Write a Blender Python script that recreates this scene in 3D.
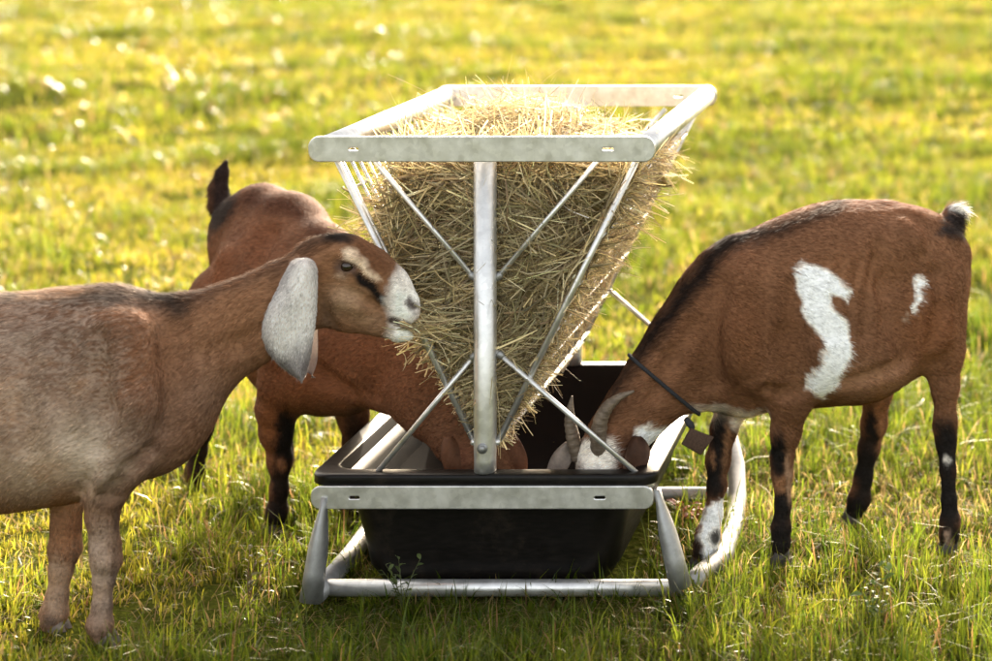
import bpy, math, random
import numpy as np
from mathutils import Vector

for o in list(bpy.data.objects):
    bpy.data.objects.remove(o, do_unlink=True)
scene = bpy.context.scene
COL = scene.collection
R = math.radians

# ------------------------------------------------------------------ camera
W_PX, H_PX = 992.0, 661.0
FPX = 2150.0                 # focal length in photo pixels
PX0, PY0 = 975.0, -127.0     # vanishing point of the feeder's long axis
ZC = 1.70                    # eye height
cam_d = bpy.data.cameras.new('camera')
cam_d.sensor_width = 36.0
cam_d.lens = 36.0 * FPX / W_PX
cam_d.shift_x = (W_PX / 2 - PX0) / W_PX
cam_d.shift_y = -(H_PX / 2 - PY0) / W_PX
cam_d.clip_end = 2000.0
cam_d.dof.use_dof = True
cam_d.dof.focus_distance = 5.05
cam_d.dof.aperture_fstop = 2.4
cam = bpy.data.objects.new('camera', cam_d)
cam.location = (0, 0, ZC)
cam.rotation_euler = (R(90), 0, 0)
COL.objects.link(cam)
scene.camera = cam

# ------------------------------------------------------------------ sky, sun, exposure
SUN_EL, SUN_AZ = 21.0, -2.0
wd = bpy.data.worlds.new('World')
scene.world = wd
wd.use_nodes = True
wn = wd.node_tree
bg = wn.nodes['Background']
sky = wn.nodes.new('ShaderNodeTexSky')
sky.sky_type = 'NISHITA'
sky.sun_disc = False
sky.sun_elevation = R(SUN_EL)
sky.sun_rotation = R(SUN_AZ)
sky.dust_density = 5.0
sky.air_density = 0.7
sky.ozone_density = 0.3
hsv = wn.nodes.new('ShaderNodeHueSaturation')      # hazy late-day air: paler, warmer sky
hsv.inputs['Saturation'].default_value = 0.55
tint = wn.nodes.new('ShaderNodeVectorMath')
tint.operation = 'MULTIPLY'
tint.inputs[1].default_value = (1.08, 0.985, 0.83)
wn.links.new(sky.outputs[0], hsv.inputs['Color'])
wn.links.new(hsv.outputs[0], tint.inputs[0])
wn.links.new(tint.outputs[0], bg.inputs[0])
bg.inputs[1].default_value = 0.15
sd = bpy.data.lights.new('sun', 'SUN')
sd.energy = 2.35
sd.angle = R(0.5)
sd.color = (1.0, 0.89, 0.72)
sun = bpy.data.objects.new('sun', sd)
sun.location = (0, 20, 12)
sdir = Vector((math.sin(R(SUN_AZ)) * math.cos(R(SUN_EL)), math.cos(R(SUN_AZ)) * math.cos(R(SUN_EL)), math.sin(R(SUN_EL))))
sun.rotation_euler = sdir.to_track_quat('Z', 'Y').to_euler()
COL.objects.link(sun)
vs = scene.view_settings
vs.view_transform = 'Standard'
vs.look = 'None'
vs.exposure = 2.5
vs.gamma = 1.0

# ------------------------------------------------------------------ helpers
rng = np.random.default_rng(7)
random.seed(7)


def P(px, py, Y):
    return np.array([(px - PX0) * Y / FPX, Y, ZC - (py - PY0) * Y / FPX])


def to_px(V):
    return PX0 + FPX * V[:, 0] / V[:, 1], PY0 + FPX * (ZC - V[:, 2]) / V[:, 1]


def hash3(i, j, k, s):
    n = (i * 374761393 + j * 668265263 + k * 1274126177 + s * 974711) & 0x7fffffff
    n = ((n ^ (n >> 13)) * 1274126177) & 0x7fffffff
    n = (n ^ (n >> 16)) & 0x7fffffff
    return (n % 100003) / 100003.0


def vnoise(V, scale, seed=0):
    q = np.asarray(V, dtype=np.float64) * scale + 1000.0
    i = np.floor(q).astype(np.int64)
    f = q - i
    f = f * f * (3 - 2 * f)
    out = 0
    for dx in (0, 1):
        for dy in (0, 1):
            for dz in (0, 1):
                w = (f[:, 0] if dx else 1 - f[:, 0]) * (f[:, 1] if dy else 1 - f[:, 1]) * (f[:, 2] if dz else 1 - f[:, 2])
                out = out + w * hash3(i[:, 0] + dx, i[:, 1] + dy, i[:, 2] + dz, seed)
    return out


def noise2(x, y, scale, seed=0):
    return vnoise(np.stack([x, y, np.zeros_like(x)], 1), scale, seed)


def mesh_np(name, V, faces, col=None, smooth=True):
    """faces: list of int arrays (n,3) or (n,4)"""
    m = bpy.data.meshes.new(name)
    V = np.asarray(V, dtype=np.float32)
    faces = [np.asarray(f, dtype=np.int32) for f in faces if len(f)]
    loops = np.concatenate([f.ravel() for f in faces])
    sizes = np.concatenate([np.full(len(f), f.shape[1], dtype=np.int32) for f in faces])
    starts = np.concatenate([[0], np.cumsum(sizes)[:-1]]).astype(np.int32)
    m.vertices.add(len(V))
    m.vertices.foreach_set('co', V.ravel())
    m.loops.add(len(loops))
    m.loops.foreach_set('vertex_index', loops)
    m.polygons.add(len(sizes))
    m.polygons.foreach_set('loop_start', starts)
    m.polygons.foreach_set('loop_total', sizes)
    if smooth:
        m.polygons.foreach_set('use_smooth', np.ones(len(sizes), dtype=bool))
    m.update(calc_edges=True)
    m.validate()
    if col is not None:
        a = m.attributes.new('col', 'FLOAT_COLOR', 'POINT')
        c = np.ones((len(V), 4), dtype=np.float32)
        c[:, :3] = np.clip(col, 0.0, 1.0)
        a.data.foreach_set('color', c.ravel())
    return m


def link(name, mesh, mat, parent=None):
    o = bpy.data.objects.new(name, mesh)
    if mat is not None:
        mesh.materials.clear()
        mesh.materials.append(mat)
    COL.objects.link(o)
    if parent is not None:
        o.parent = parent
    return o


def tag(o, label=None, cat=None, group=None, kind=None):
    if label:
        o['label'] = label
    if cat:
        o['category'] = cat
    if group:
        o['group'] = group
    if kind:
        o['kind'] = kind
    return o


def tube(points, radii, n=10, cap=True, flat=None):
    """swept tube; flat: list of (scale_a, scale_b) per point"""
    pts = [Vector(p) for p in points]
    if not hasattr(radii, '__len__'):
        radii = [radii] * len(pts)
    V, F4, F3 = [], [], []
    T0 = (pts[1] - pts[0]).normalized()
    ref = Vector((0, 0, 1)) if abs(T0.z) < 0.9 else Vector((1, 0, 0))
    for i, p in enumerate(pts):
        if i == 0:
            T = pts[1] - pts[0]
        elif i == len(pts) - 1:
            T = pts[-1] - pts[-2]
        else:
            T = (pts[i + 1] - pts[i]).normalized() + (pts[i] - pts[i - 1]).normalized()
        T.normalize()
        A = T.cross(ref).normalized()
        ref2 = A.cross(T).normalized()
        ref = ref2
        sa, sb = flat[i] if flat else (1, 1)
        for k in range(n):
            a = 2 * math.pi * k / n
            V.append(p + A * (math.cos(a) * radii[i] * sa) + ref2 * (math.sin(a) * radii[i] * sb))
    for i in range(len(pts) - 1):
        for k in range(n):
            k2 = (k + 1) % n
            F4.append((i * n + k, i * n + k2, (i + 1) * n + k2, (i + 1) * n + k))
    if cap:
        for base, c, rev in ((0, pts[0], False), ((len(pts) - 1) * n, pts[-1], True)):
            V.append(c)
            ci = len(V) - 1
            for k in range(n):
                k2 = (k + 1) % n
                F3.append((ci, base + k2, base + k) if not rev else (ci, base + k, base + k2))
    V = np.array([list(v) for v in V])
    return V, [np.array(F4), np.array(F3) if F3 else np.zeros((0, 3), int)]


def add_tube(name, points, radii, mat, parent, n=10, flat=None):
    V, F = tube(points, radii, n, True, flat)
    return link(name, mesh_np(name, V, F), mat, parent)


def empty(name, loc):
    o = bpy.data.objects.new(name, None)
    o.location = loc
    o.empty_display_size = 0.1
    COL.objects.link(o)
    return o


def child_keep(o, parent):
    """parent without moving (mesh data is in world coordinates)"""
    o.parent = parent
    o.location = (-parent.location[0], -parent.location[1], -parent.location[2])
    return o


# ------------------------------------------------------------------ materials
def new_mat(name):
    m = bpy.data.materials.new(name)
    m.use_nodes = True
    nt = m.node_tree
    b = nt.nodes['Principled BSDF']
    return m, nt, b


def nnode(nt, t, **kw):
    n = nt.nodes.new(t)
    for k, v in kw.items():
        setattr(n, k, v)
    return n


def attr_mat(name, rough=0.6, transl=0.0, spec=0.3, noise_scale=None, noise_amt=0.35, bump=0.0, stretch=None, tmul=1.6, sheen=0.0):
    m, nt, b = new_mat(name)
    at = nnode(nt, 'ShaderNodeAttribute', attribute_name='col')
    out = at.outputs['Color']
    if noise_scale:
        tc = nnode(nt, 'ShaderNodeTexCoord')
        mp = nnode(nt, 'ShaderNodeMapping')
        if stretch:
            mp.inputs['Scale'].default_value = stretch
        nt.links.new(tc.outputs['Object'], mp.inputs['Vector'])
        nz = nnode(nt, 'ShaderNodeTexNoise')
        nz.inputs['Scale'].default_value = noise_scale
        nz.inputs['Detail'].default_value = 4
        nt.links.new(mp.outputs[0], nz.inputs['Vector'])
        mr = nnode(nt, 'ShaderNodeMapRange')
        mr.inputs['From Min'].default_value = 0.3
        mr.inputs['From Max'].default_value = 0.7
        mr.inputs['To Min'].default_value = 1 - noise_amt
        mr.inputs['To Max'].default_value = 1 + noise_amt
        nt.links.new(nz.outputs['Fac'], mr.inputs['Value'])
        mx = nnode(nt, 'ShaderNodeVectorMath', operation='SCALE')
        nt.links.new(out, mx.inputs[0])
        nt.links.new(mr.outputs[0], mx.inputs['Scale'])
        out = mx.outputs[0]
        if bump:
            bp = nnode(nt, 'ShaderNodeBump')
            bp.inputs['Strength'].default_value = bump
            bp.inputs['Distance'].default_value = 0.004
            nt.links.new(nz.outputs['Fac'], bp.inputs['Height'])
            nt.links.new(bp.outputs[0], b.inputs['Normal'])
    nt.links.new(out, b.inputs['Base Color'])
    b.inputs['Roughness'].default_value = rough
    b.inputs['Specular IOR Level'].default_value = spec
    if sheen:
        b.inputs['Sheen Weight'].default_value = sheen
    if transl > 0:
        tr = nnode(nt, 'ShaderNodeBsdfTranslucent')
        sc = nnode(nt, 'ShaderNodeVectorMath', operation='SCALE')
        sc.inputs['Scale'].default_value = tmul
        nt.links.new(out, sc.inputs[0])
        nt.links.new(sc.outputs[0], tr.inputs['Color'])
        ms = nnode(nt, 'ShaderNodeMixShader')
        ms.inputs[0].default_value = transl
        nt.links.new(b.outputs[0], ms.inputs[1])
        nt.links.new(tr.outputs[0], ms.inputs[2])
        nt.links.new(ms.outputs[0], nt.nodes['Material Output'].inputs['Surface'])
    return m


def metal_mat(name, base, rough, metallic=1.0):
    m, nt, b = new_mat(name)
    tc = nnode(nt, 'ShaderNodeTexCoord')
    n1 = nnode(nt, 'ShaderNodeTexNoise')
    n1.inputs['Scale'].default_value = 28
    n1.inputs['Detail'].default_value = 5
    n2 = nnode(nt, 'ShaderNodeTexVoronoi')
    n2.inputs['Scale'].default_value = 90
    nt.links.new(tc.outputs['Object'], n1.inputs['Vector'])
    nt.links.new(tc.outputs['Object'], n2.inputs['Vector'])
    cr = nnode(nt, 'ShaderNodeValToRGB')
    cr.color_ramp.elements[0].position = 0.3
    cr.color_ramp.elements[1].position = 0.75
    cr.color_ramp.elements[0].color = (base[0] * 0.72, base[1] * 0.72, base[2] * 0.72, 1)
    cr.color_ramp.elements[1].color = (*base, 1)
    mm = nnode(nt, 'ShaderNodeMath', operation='MULTIPLY_ADD')
    mm.inputs[1].default_value = 0.25
    nt.links.new(n2.outputs['Color'], mm.inputs[0])
    nt.links.new(n1.outputs['Fac'], mm.inputs[2])
    sb = nnode(nt, 'ShaderNodeMath', operation='SUBTRACT')
    sb.inputs[1].default_value = 0.1
    nt.links.new(mm.outputs[0], sb.inputs[0])
    nt.links.new(sb.outputs[0], cr.inputs[0])
    nt.links.new(cr.outputs[0], b.inputs['Base Color'])
    mr = nnode(nt, 'ShaderNodeMapRange')
    mr.inputs['To Min'].default_value = rough - 0.08
    mr.inputs['To Max'].default_value = rough + 0.15
    nt.links.new(n1.outputs['Fac'], mr.inputs['Value'])
    nt.links.new(mr.outputs[0], b.inputs['Roughness'])
    b.inputs['Metallic'].default_value = metallic
    bp = nnode(nt, 'ShaderNodeBump')
    bp.inputs['Strength'].default_value = 0.15
    bp.inputs['Distance'].default_value = 0.002
    nt.links.new(n1.outputs['Fac'], bp.inputs['Height'])
    nt.links.new(bp.outputs[0], b.inputs['Normal'])
    return m


M_STEEL = metal_mat('galvanised_steel', (0.80, 0.79, 0.77), 0.34, 0.8)
M_STEEL_D = metal_mat('dull_galvanised_steel', (0.40, 0.40, 0.39), 0.5, 0.8)


def plastic_mat():
    m, nt, b = new_mat('black_plastic')
    tc = nnode(nt, 'ShaderNodeTexCoord')
    mp = nnode(nt, 'ShaderNodeMapping')
    mp.inputs['Scale'].default_value = (3, 3, 14)
    nz = nnode(nt, 'ShaderNodeTexNoise')
    nz.inputs['Scale'].default_value = 9
    nz.inputs['Detail'].default_value = 8
    nz.inputs['Roughness'].default_value = 0.7
    nt.links.new(tc.outputs['Object'], mp.inputs['Vector'])
    nt.links.new(mp.outputs[0], nz.inputs['Vector'])
    cr = nnode(nt, 'ShaderNodeValToRGB')
    cr.color_ramp.elements[0].position = 0.42
    cr.color_ramp.elements[0].color = (0.0035, 0.0028, 0.0025, 1)
    cr.color_ramp.elements[1].position = 0.78
    cr.color_ramp.elements[1].color = (0.010, 0.0075, 0.006, 1)
    nt.links.new(nz.outputs['Fac'], cr.inputs[0])
    n3 = nnode(nt, 'ShaderNodeTexNoise')
    n3.inputs['Scale'].default_value = 7
    n3.inputs['Detail'].default_value = 10
    n3.inputs['Roughness'].default_value = 0.75
    nt.links.new(tc.outputs['Object'], n3.inputs['Vector'])
    r3 = nnode(nt, 'ShaderNodeMapRange')
    r3.inputs['From Min'].default_value = 0.54
    r3.inputs['From Max'].default_value = 0.74
    r3.inputs['To Max'].default_value = 0.42
    nt.links.new(n3.outputs['Fac'], r3.inputs['Value'])
    dm = nnode(nt, 'ShaderNodeMix', data_type='RGBA')
    dm.inputs['B'].default_value = (0.060, 0.044, 0.030, 1)
    nt.links.new(r3.outputs[0], dm.inputs['Factor'])
    nt.links.new(cr.outputs[0], dm.inputs['A'])
    nt.links.new(dm.outputs['Result'], b.inputs['Base Color'])
    mr = nnode(nt, 'ShaderNodeMapRange')
    mr.inputs['To Min'].default_value = 0.22
    mr.inputs['To Max'].default_value = 0.58
    nt.links.new(nz.outputs['Fac'], mr.inputs['Value'])
    nt.links.new(mr.outputs[0], b.inputs['Roughness'])
    b.inputs['Specular IOR Level'].default_value = 0.22
    return m


M_PLASTIC = plastic_mat()
M_TRAY = M_PLASTIC.copy()
M_TRAY.name = 'dull_black_plastic'
_b = M_TRAY.node_tree.nodes['Principled BSDF']
for _l in list(_b.inputs['Roughness'].links):
    M_TRAY.node_tree.links.remove(_l)
_b.inputs['Roughness'].default_value = 0.85
_b.inputs['Specular IOR Level'].default_value = 0.03
for _l in list(_b.inputs['Base Color'].links):
    M_TRAY.node_tree.links.remove(_l)
_b.inputs['Base Color'].default_value = (0.013, 0.0105, 0.009, 1)
M_GRASS = attr_mat('grass_blades', rough=0.25, transl=0.5, spec=0.22, tmul=1.6)
_nt = M_GRASS.node_tree          # dry blades are dull, green ones waxy
_at = [n for n in _nt.nodes if n.type == 'ATTRIBUTE'][0]
_sp = nnode(_nt, 'ShaderNodeSeparateColor')
_mr = nnode(_nt, 'ShaderNodeMapRange')
_mr.inputs['From Min'].default_value = 0.026
_mr.inputs['From Max'].default_value = 0.040
_mr.inputs['To Min'].default_value = 0.25
_mr.inputs['To Max'].default_value = 0.8
_nt.links.new(_at.outputs['Color'], _sp.inputs[0])
_nt.links.new(_sp.outputs['Blue'], _mr.inputs['Value'])
_nt.links.new(_mr.outputs[0], _nt.nodes['Principled BSDF'].inputs['Roughness'])
M_HAY = attr_mat('hay_strands', rough=0.55, transl=0.3, spec=0.4, tmul=1.3)
M_FUR = attr_mat('goat_skin', rough=0.85, spec=0.05, noise_scale=160, noise_amt=0.25, bump=0.5, stretch=(0.45, 1, 1))
M_HAIR = attr_mat('goat_hair', rough=0.65, transl=0.22, spec=0.02, tmul=2.0)
M_EAR = attr_mat('ear_skin', rough=0.65, transl=0.22, spec=0.2, noise_scale=140, noise_amt=0.12, bump=0.4)
M_HORN = attr_mat('horn', rough=0.5, spec=0.35, noise_scale=60, noise_amt=0.25, bump=0.6, stretch=(1, 1, 4))
M_HOOF = attr_mat('hoof_horn', rough=0.55, spec=0.3, noise_scale=80, noise_amt=0.3)
M_EYE = attr_mat('eye', rough=0.06, spec=0.6)
M_ROPE = attr_mat('collar_cord', rough=0.8, spec=0.1, noise_scale=400, noise_amt=0.4, bump=0.5)
M_LEAF = attr_mat('weed_leaf', rough=0.45, transl=0.4, spec=0.4, tmul=1.5)


# ------------------------------------------------------------------ ground
def gz(x, y):
    x = np.asarray(x, float)
    y = np.asarray(y, float)
    far = np.clip((y - 6.5) / 6, 0, 1)
    n = (noise2(x.ravel(), y.ravel(), 1.3, 3) - 0.5).reshape(x.shape)
    n2 = (noise2(x.ravel(), y.ravel(), 0.35, 5) - 0.5).reshape(x.shape)
    return n * (0.015 + 0.05 * far) + n2 * 0.16 * far


def build_ground():
    def axis(lo, hi, step, far):
        a = np.arange(lo, hi + 1e-6, step)
        ext = np.cumsum(np.geomspace(step, 60, 18))
        ext = ext[ext < far]
        return np.concatenate([(lo - ext)[::-1], a, hi + ext])
    xs = axis(-12, 6, 0.16, 400)
    ys = axis(2.0, 33, 0.16, 400)
    X, Y = np.meshgrid(xs, ys)
    Z = gz(X, Y)
    V = np.stack([X.ravel(), Y.ravel(), Z.ravel()], 1)
    nx, ny = len(xs), len(ys)
    i = np.arange(nx - 1)[None] + np.arange(ny - 1)[:, None] * nx
    i = i.ravel()
    F = np.stack([i, i + 1, i + nx + 1, i + nx], 1)
    m, nt, b = new_mat('pasture_soil')
    tc = nnode(nt, 'ShaderNodeTexCoord')
    n1 = nnode(nt, 'ShaderNodeTexNoise')
    n1.inputs['Scale'].default_value = 1.1
    n1.inputs['Detail'].default_value = 9
    n2 = nnode(nt, 'ShaderNodeTexNoise')
    n2.inputs['Scale'].default_value = 40
    n2.inputs['Detail'].default_value = 6
    for n in (n1, n2):
        nt.links.new(tc.outputs['Object'], n.inputs['Vector'])
    mx = nnode(nt, 'ShaderNodeMath', operation='ADD')
    nt.links.new(n1.outputs['Fac'], mx.inputs[0])
    nt.links.new(n2.outputs['Fac'], mx.inputs[1])
    hf = nnode(nt, 'ShaderNodeMath', operation='MULTIPLY')
    hf.inputs[1].default_value = 0.5
    nt.links.new(mx.outputs[0], hf.inputs[0])
    cr = nnode(nt, 'ShaderNodeValToRGB')
    e = cr.color_ramp.elements
    e[0].position = 0.36
    e[0].color = (0.028, 0.034, 0.007, 1)
    e[1].position = 0.66
    e[1].color = (0.11, 0.10, 0.028, 1)
    k = e.new(0.5)
    k.color = (0.060, 0.070, 0.011, 1)
    nt.links.new(hf.outputs[0], cr.inputs[0])
    nt.links.new(cr.outputs[0], b.inputs['Base Color'])
    b.inputs['Roughness'].default_value = 0.9
    b.inputs['Specular IOR Level'].default_value = 0.0
    bp = nnode(nt, 'ShaderNodeBump')
    bp.inputs['Strength'].default_value = 0.8
    bp.inputs['Distance'].default_value = 0.03
    nt.links.new(n2.outputs['Fac'], bp.inputs['Height'])
    nt.links.new(bp.outputs[0], b.inputs['Normal'])
    o = link('ground', mesh_np('ground', V, [F]), m)
    tag(o, 'rough green pasture ground under the grass', 'ground', kind='structure')


build_ground()


# ------------------------------------------------------------------ grass
def blades(x, y, h, w, az, lean, col, nseg, curl=None):
    """blade arrays -> V, tris, colours"""
    n = len(x)
    z = gz(x, y) - 0.004
    dx, dy = np.cos(az), np.sin(az)
    wa = az + math.pi / 2 + rng.normal(0, 0.6, n)
    wx, wy = np.cos(wa), np.sin(wa)
    Vs, Cs = [], []
    for s in range(nseg):
        t = s / nseg
        bx = x + dx * lean * h * t ** 1.8
        by = y + dy * lean * h * t ** 1.8
        bz = z + h * (t - 0.45 * np.clip(lean, 0, 1.3) * t ** 2.4)
        ww = w * (1 - 0.75 * t ** 1.5) * 0.5
        for sg in (-1, 1):
            Vs.append(np.stack([bx + sg * wx * ww, by + sg * wy * ww, bz], 1))
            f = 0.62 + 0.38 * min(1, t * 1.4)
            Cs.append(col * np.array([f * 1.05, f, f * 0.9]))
    t = 1.0
    Vs.append(np.stack([x + dx * lean * h, y + dy * lean * h, z + h * (1 - 0.45 * np.clip(lean, 0, 1.3))], 1))
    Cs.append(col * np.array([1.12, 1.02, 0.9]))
    k = 2 * nseg + 1
    V = np.stack(Vs, 1).reshape(-1, 3)
    C = np.stack(Cs, 1).reshape(-1, 3)
    base = np.arange(n)[:, None] * k
    F4, F3 = [], []
    for s in range(nseg - 1):
        F4.append(base + np.array([[2 * s, 2 * s + 1, 2 * s + 3, 2 * s + 2]]))
    s = nseg - 1
    F3.append(base + np.array([[2 * s, 2 * s + 1, 2 * s + 2]]))
    return V, (np.concatenate(F4) if F4 else np.zeros((0, 4), int)), np.concatenate(F3), C


G_DARK = np.array([0.036, 0.074, 0.006])
G_MID = np.array([0.104, 0.145, 0.012])
G_YEL = np.array([0.218, 0.196, 0.022])
G_DRY = np.array([0.300, 0.225, 0.095])
G_BRN = np.array([0.190, 0.110, 0.050])


def grass_zone(name, y0, y1, tufts_m2, per, hmean, wmean, nseg, spread, margin, dryf, yel):
    ntry = int((y1 - y0) * (y1 * 0.5 + 2 * margin) * tufts_m2)
    ty = rng.uniform(y0, y1, ntry)
    xl = (0 - PX0) * ty / FPX - margin
    xr = (W_PX - PX0) * ty / FPX + margin
    wmax = (W_PX * y1 / FPX + 2 * margin)
    tx = xl + rng.uniform(0, 1, ntry) * wmax
    ok = tx < xr
    tx, ty = tx[ok], ty[ok]
    dens = noise2(tx, ty, 2.2, 11) * 0.6 + noise2(tx, ty, 0.7, 12) * 0.4
    ok = rng.uniform(0, 1, len(tx)) < np.clip(0.55 + (dens - 0.4) * 2.0, 0.3, 1)
    tx, ty = tx[ok], ty[ok]
    nt_ = len(tx)
    patch = noise2(tx, ty, 0.9, 21) * 0.55 + noise2(tx, ty, 2.6, 22) * 0.45
    patch = 0.5 + (patch - 0.5) * 1.45
    th = hmean * np.exp(rng.normal(0, 0.28, nt_)) * (0.62 + 0.85 * np.clip((patch - 0.25) * 1.6, 0, 1.4))
    # worn strip of short dry grass behind the goats, longer grass along the front
    worn = np.exp(-((ty - 5.75) / 0.35) ** 2) * np.clip((tx + 0.9) / 0.3, 0, 1)
    th *= 1 - 0.45 * worn
    near_f = np.exp(-((ty - 4.88) / 0.26) ** 2) * np.clip((tx + 1.72) / 0.12, 0, 1) * np.clip((-0.62 - tx) / 0.12, 0, 1)
    th *= 1 - 0.68 * near_f
    for fx, fy in ((100, 643), (52, 630), (780, 563), (702, 572), (949, 552), (853, 524), (276, 531)):   # trodden round the feet
        Yg = FPX * ZC / (fy - PY0)
        Xg = (fx - PX0) * Yg / FPX
        th *= 1 - 0.55 * np.exp(-((tx - Xg) / 0.09) ** 2 - ((ty - Yg + 0.06) / 0.14) ** 2)
    tmix = np.clip(patch * 1.3 - 0.15 + rng.normal(0, 0.17, nt_), 0, 1)
    cnt = np.maximum(3, rng.poisson(per, nt_))
    idx = np.repeat(np.arange(nt_), cnt)
    n = len(idx)
    az = rng.uniform(0, 2 * math.pi, n)
    rad = np.abs(rng.normal(0, spread, n))
    x = tx[idx] + np.cos(az) * rad
    y = ty[idx] + np.sin(az) * rad
    az = az + rng.normal(0, 0.7, n)
    h = th[idx] * np.exp(rng.normal(-0.1, 0.33, n))
    lean = np.clip(np.abs(rng.normal(0.42, 0.36, n)), 0, 1.05)
    h = np.minimum(h, 2.6 * hmean)
    w = wmean * np.exp(rng.normal(0, 0.3, n))
    t = np.clip(tmix[idx] + rng.normal(0, 0.15, n), 0, 1)[:, None]
    col = np.where(t < 0.5, G_YEL + (G_MID - G_YEL) * (t * 2), G_MID + (G_DARK - G_MID) * (t * 2 - 1))
    col = col + (G_YEL - col) * yel * rng.uniform(0, 1, (n, 1))
    wb = worn[idx]
    isdry = rng.uniform(0, 1, n) < dryf * (0.5 + 1.2 * (1 - tmix[idx])) + 0.35 * wb
    col[isdry] = (G_DRY * rng.uniform(0.55, 1.1, (n, 1)))[isdry]
    isbr = rng.uniform(0, 1, n) < 0.03
    col[isbr] = G_BRN
    lean = np.where(isdry, np.clip(lean + rng.uniform(0, 0.4, n), 0, 1.15), lean)
    h = np.where(isdry, np.minimum(h, 1.6 * hmean), h)
    col = col * np.exp(rng.normal(0, 0.16, (n, 1)))
    # nothing grows through the trough
    inT = (x > -1.49) & (x < -0.78) & (y > 5.06) & (y < 6.05)
    h = np.where(inT, np.minimum(h, 0.03), h)
    ins = (x > -1.45) & (x < -0.82) & (y > 5.12) & (y < 6.0)
    keep = ~ins
    return blades(x[keep], y[keep], h[keep], w[keep], az[keep], lean[keep], col[keep], nseg)


def join_np(parts):
    off = 0
    V, F4, F3, C = [], [], [], []
    for v, f4, f3, c in parts:
        V.append(v)
        F4.append(f4 + off)
        F3.append(f3 + off)
        C.append(c)
        off += len(v)
    return np.concatenate(V), [np.concatenate(F4), np.concatenate(F3)], np.concatenate(C)


def build_grass():
    parts = [
        grass_zone('near', 3.9, 7.2, 800, 16, 0.058, 0.0040, 3, 0.038, 0.55, 0.09, 0.30),
        grass_zone('stalk', 3.9, 7.2, 34, 5, 0.115, 0.0036, 3, 0.03, 0.55, 0.28, 0.30),
        grass_zone('mid', 7.2, 13.5, 250, 14, 0.062, 0.0070, 2, 0.05, 0.9, 0.15, 0.40),
        grass_zone('far', 13.5, 33, 56, 14, 0.075, 0.014, 2, 0.10, 1.5, 0.14, 0.45),
    ]
    # flat dry litter
    n = 2600
    y = rng.uniform(4.0, 7.0, n)
    x = rng.uniform(-3.2, 0.8, n)
    col = G_DRY * rng.uniform(0.35, 0.8, (n, 1))
    keep = ~((x > -1.5) & (x < -0.77) & (y > 5.05) & (y < 6.05))
    parts.append(blades(x[keep], y[keep], rng.uniform(0.03, 0.10, n)[keep], np.full(n, 0.003)[keep], rng.uniform(0, 6.28, n)[keep],
                        rng.uniform(0.9, 1.6, n)[keep], col[keep], 2))
    n = 1500
    y = rng.normal(5.0, 0.45, n)
    x = rng.normal(-1.1, 0.55, n)
    keep = ~((x > -1.45) & (x < -0.8) & (y > 5.03) & (y < 6.05)) & (y > 4.0)
    parts.append(blades(x[keep], y[keep], rng.uniform(0.04, 0.12, n)[keep], rng.uniform(0.0018, 0.0034, n)[keep], rng.uniform(0, 6.28, n)[keep],
                        rng.uniform(0.9, 1.5, n)[keep], (G_DRY * rng.uniform(0.4, 0.85, (n, 1)))[keep], 2))
    V, F, C = join_np(parts)
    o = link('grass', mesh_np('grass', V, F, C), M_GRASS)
    tag(o, 'sunlit yellow green pasture grass covering the whole field', 'grass', kind='stuff')


build_grass()


# ------------------------------------------------------------------ hay feeder
YF, YR = 5.0, 6.12
XM = (484 - PX0) * YF / FPX           # centre line of the feeder
ZTOP = 1.062


def plate(name, width, height, thick, slots, loc, mat, parent, ry=0.0):
    """flat bar with rounded ends and punched slots, from a filled 2D curve"""
    cu = bpy.data.curves.new(name, 'CURVE')
    cu.dimensions = '2D'
    cu.fill_mode = 'BOTH'
    cu.extrude = thick / 2
    cu.bevel_depth = 0.0022
    cu.bevel_resolution = 2

    def pill(cx, w, h, r=None):
        r = h / 2 if r is None else r
        pts = []
        for (sx, sy, a0) in ((1, 1, 0), (-1, 1, 90), (-1, -1, 180), (1, -1, 270)):
            for k in range(7):
                a = R(a0 + 15 * k)
                pts.append((cx + sx * (w / 2 - r) + r * math.cos(a), sy * (h / 2 - r) + r * math.sin(a)))
        sp = cu.splines.new('POLY')
        sp.points.add(len(pts) - 1)
        for p, (x, y) in zip(sp.points, pts):
            p.co = (x, y, 0, 1)
        sp.use_cyclic_u = True
    pill(0, width, height, height * 0.42)
    for cx, w, h in slots:
        pill(cx, w, h)
    tmp = bpy.data.objects.new('tmp', cu)
    COL.objects.link(tmp)
    tmp.rotation_euler = (R(90), 0, 0)
    dg = bpy.context.evaluated_depsgraph_get()
    me = bpy.data.meshes.new_from_object(tmp.evaluated_get(dg))
    bpy.data.objects.remove(tmp, do_unlink=True)
    n = len(me.vertices)
    a = np.zeros(n * 3, dtype=np.float32)
    me.vertices.foreach_get('co', a)
    a = a.reshape(-1, 3)
    a = np.stack([a[:, 0], a[:, 2], a[:, 1]], 1)
    a = a + np.array(loc, dtype=np.float32)
    me.vertices.foreach_set('co', a.astype(np.float32).ravel())
    me.flip_normals()
    me.update()
    o = link(name, me, mat, parent)
    return o


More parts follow.
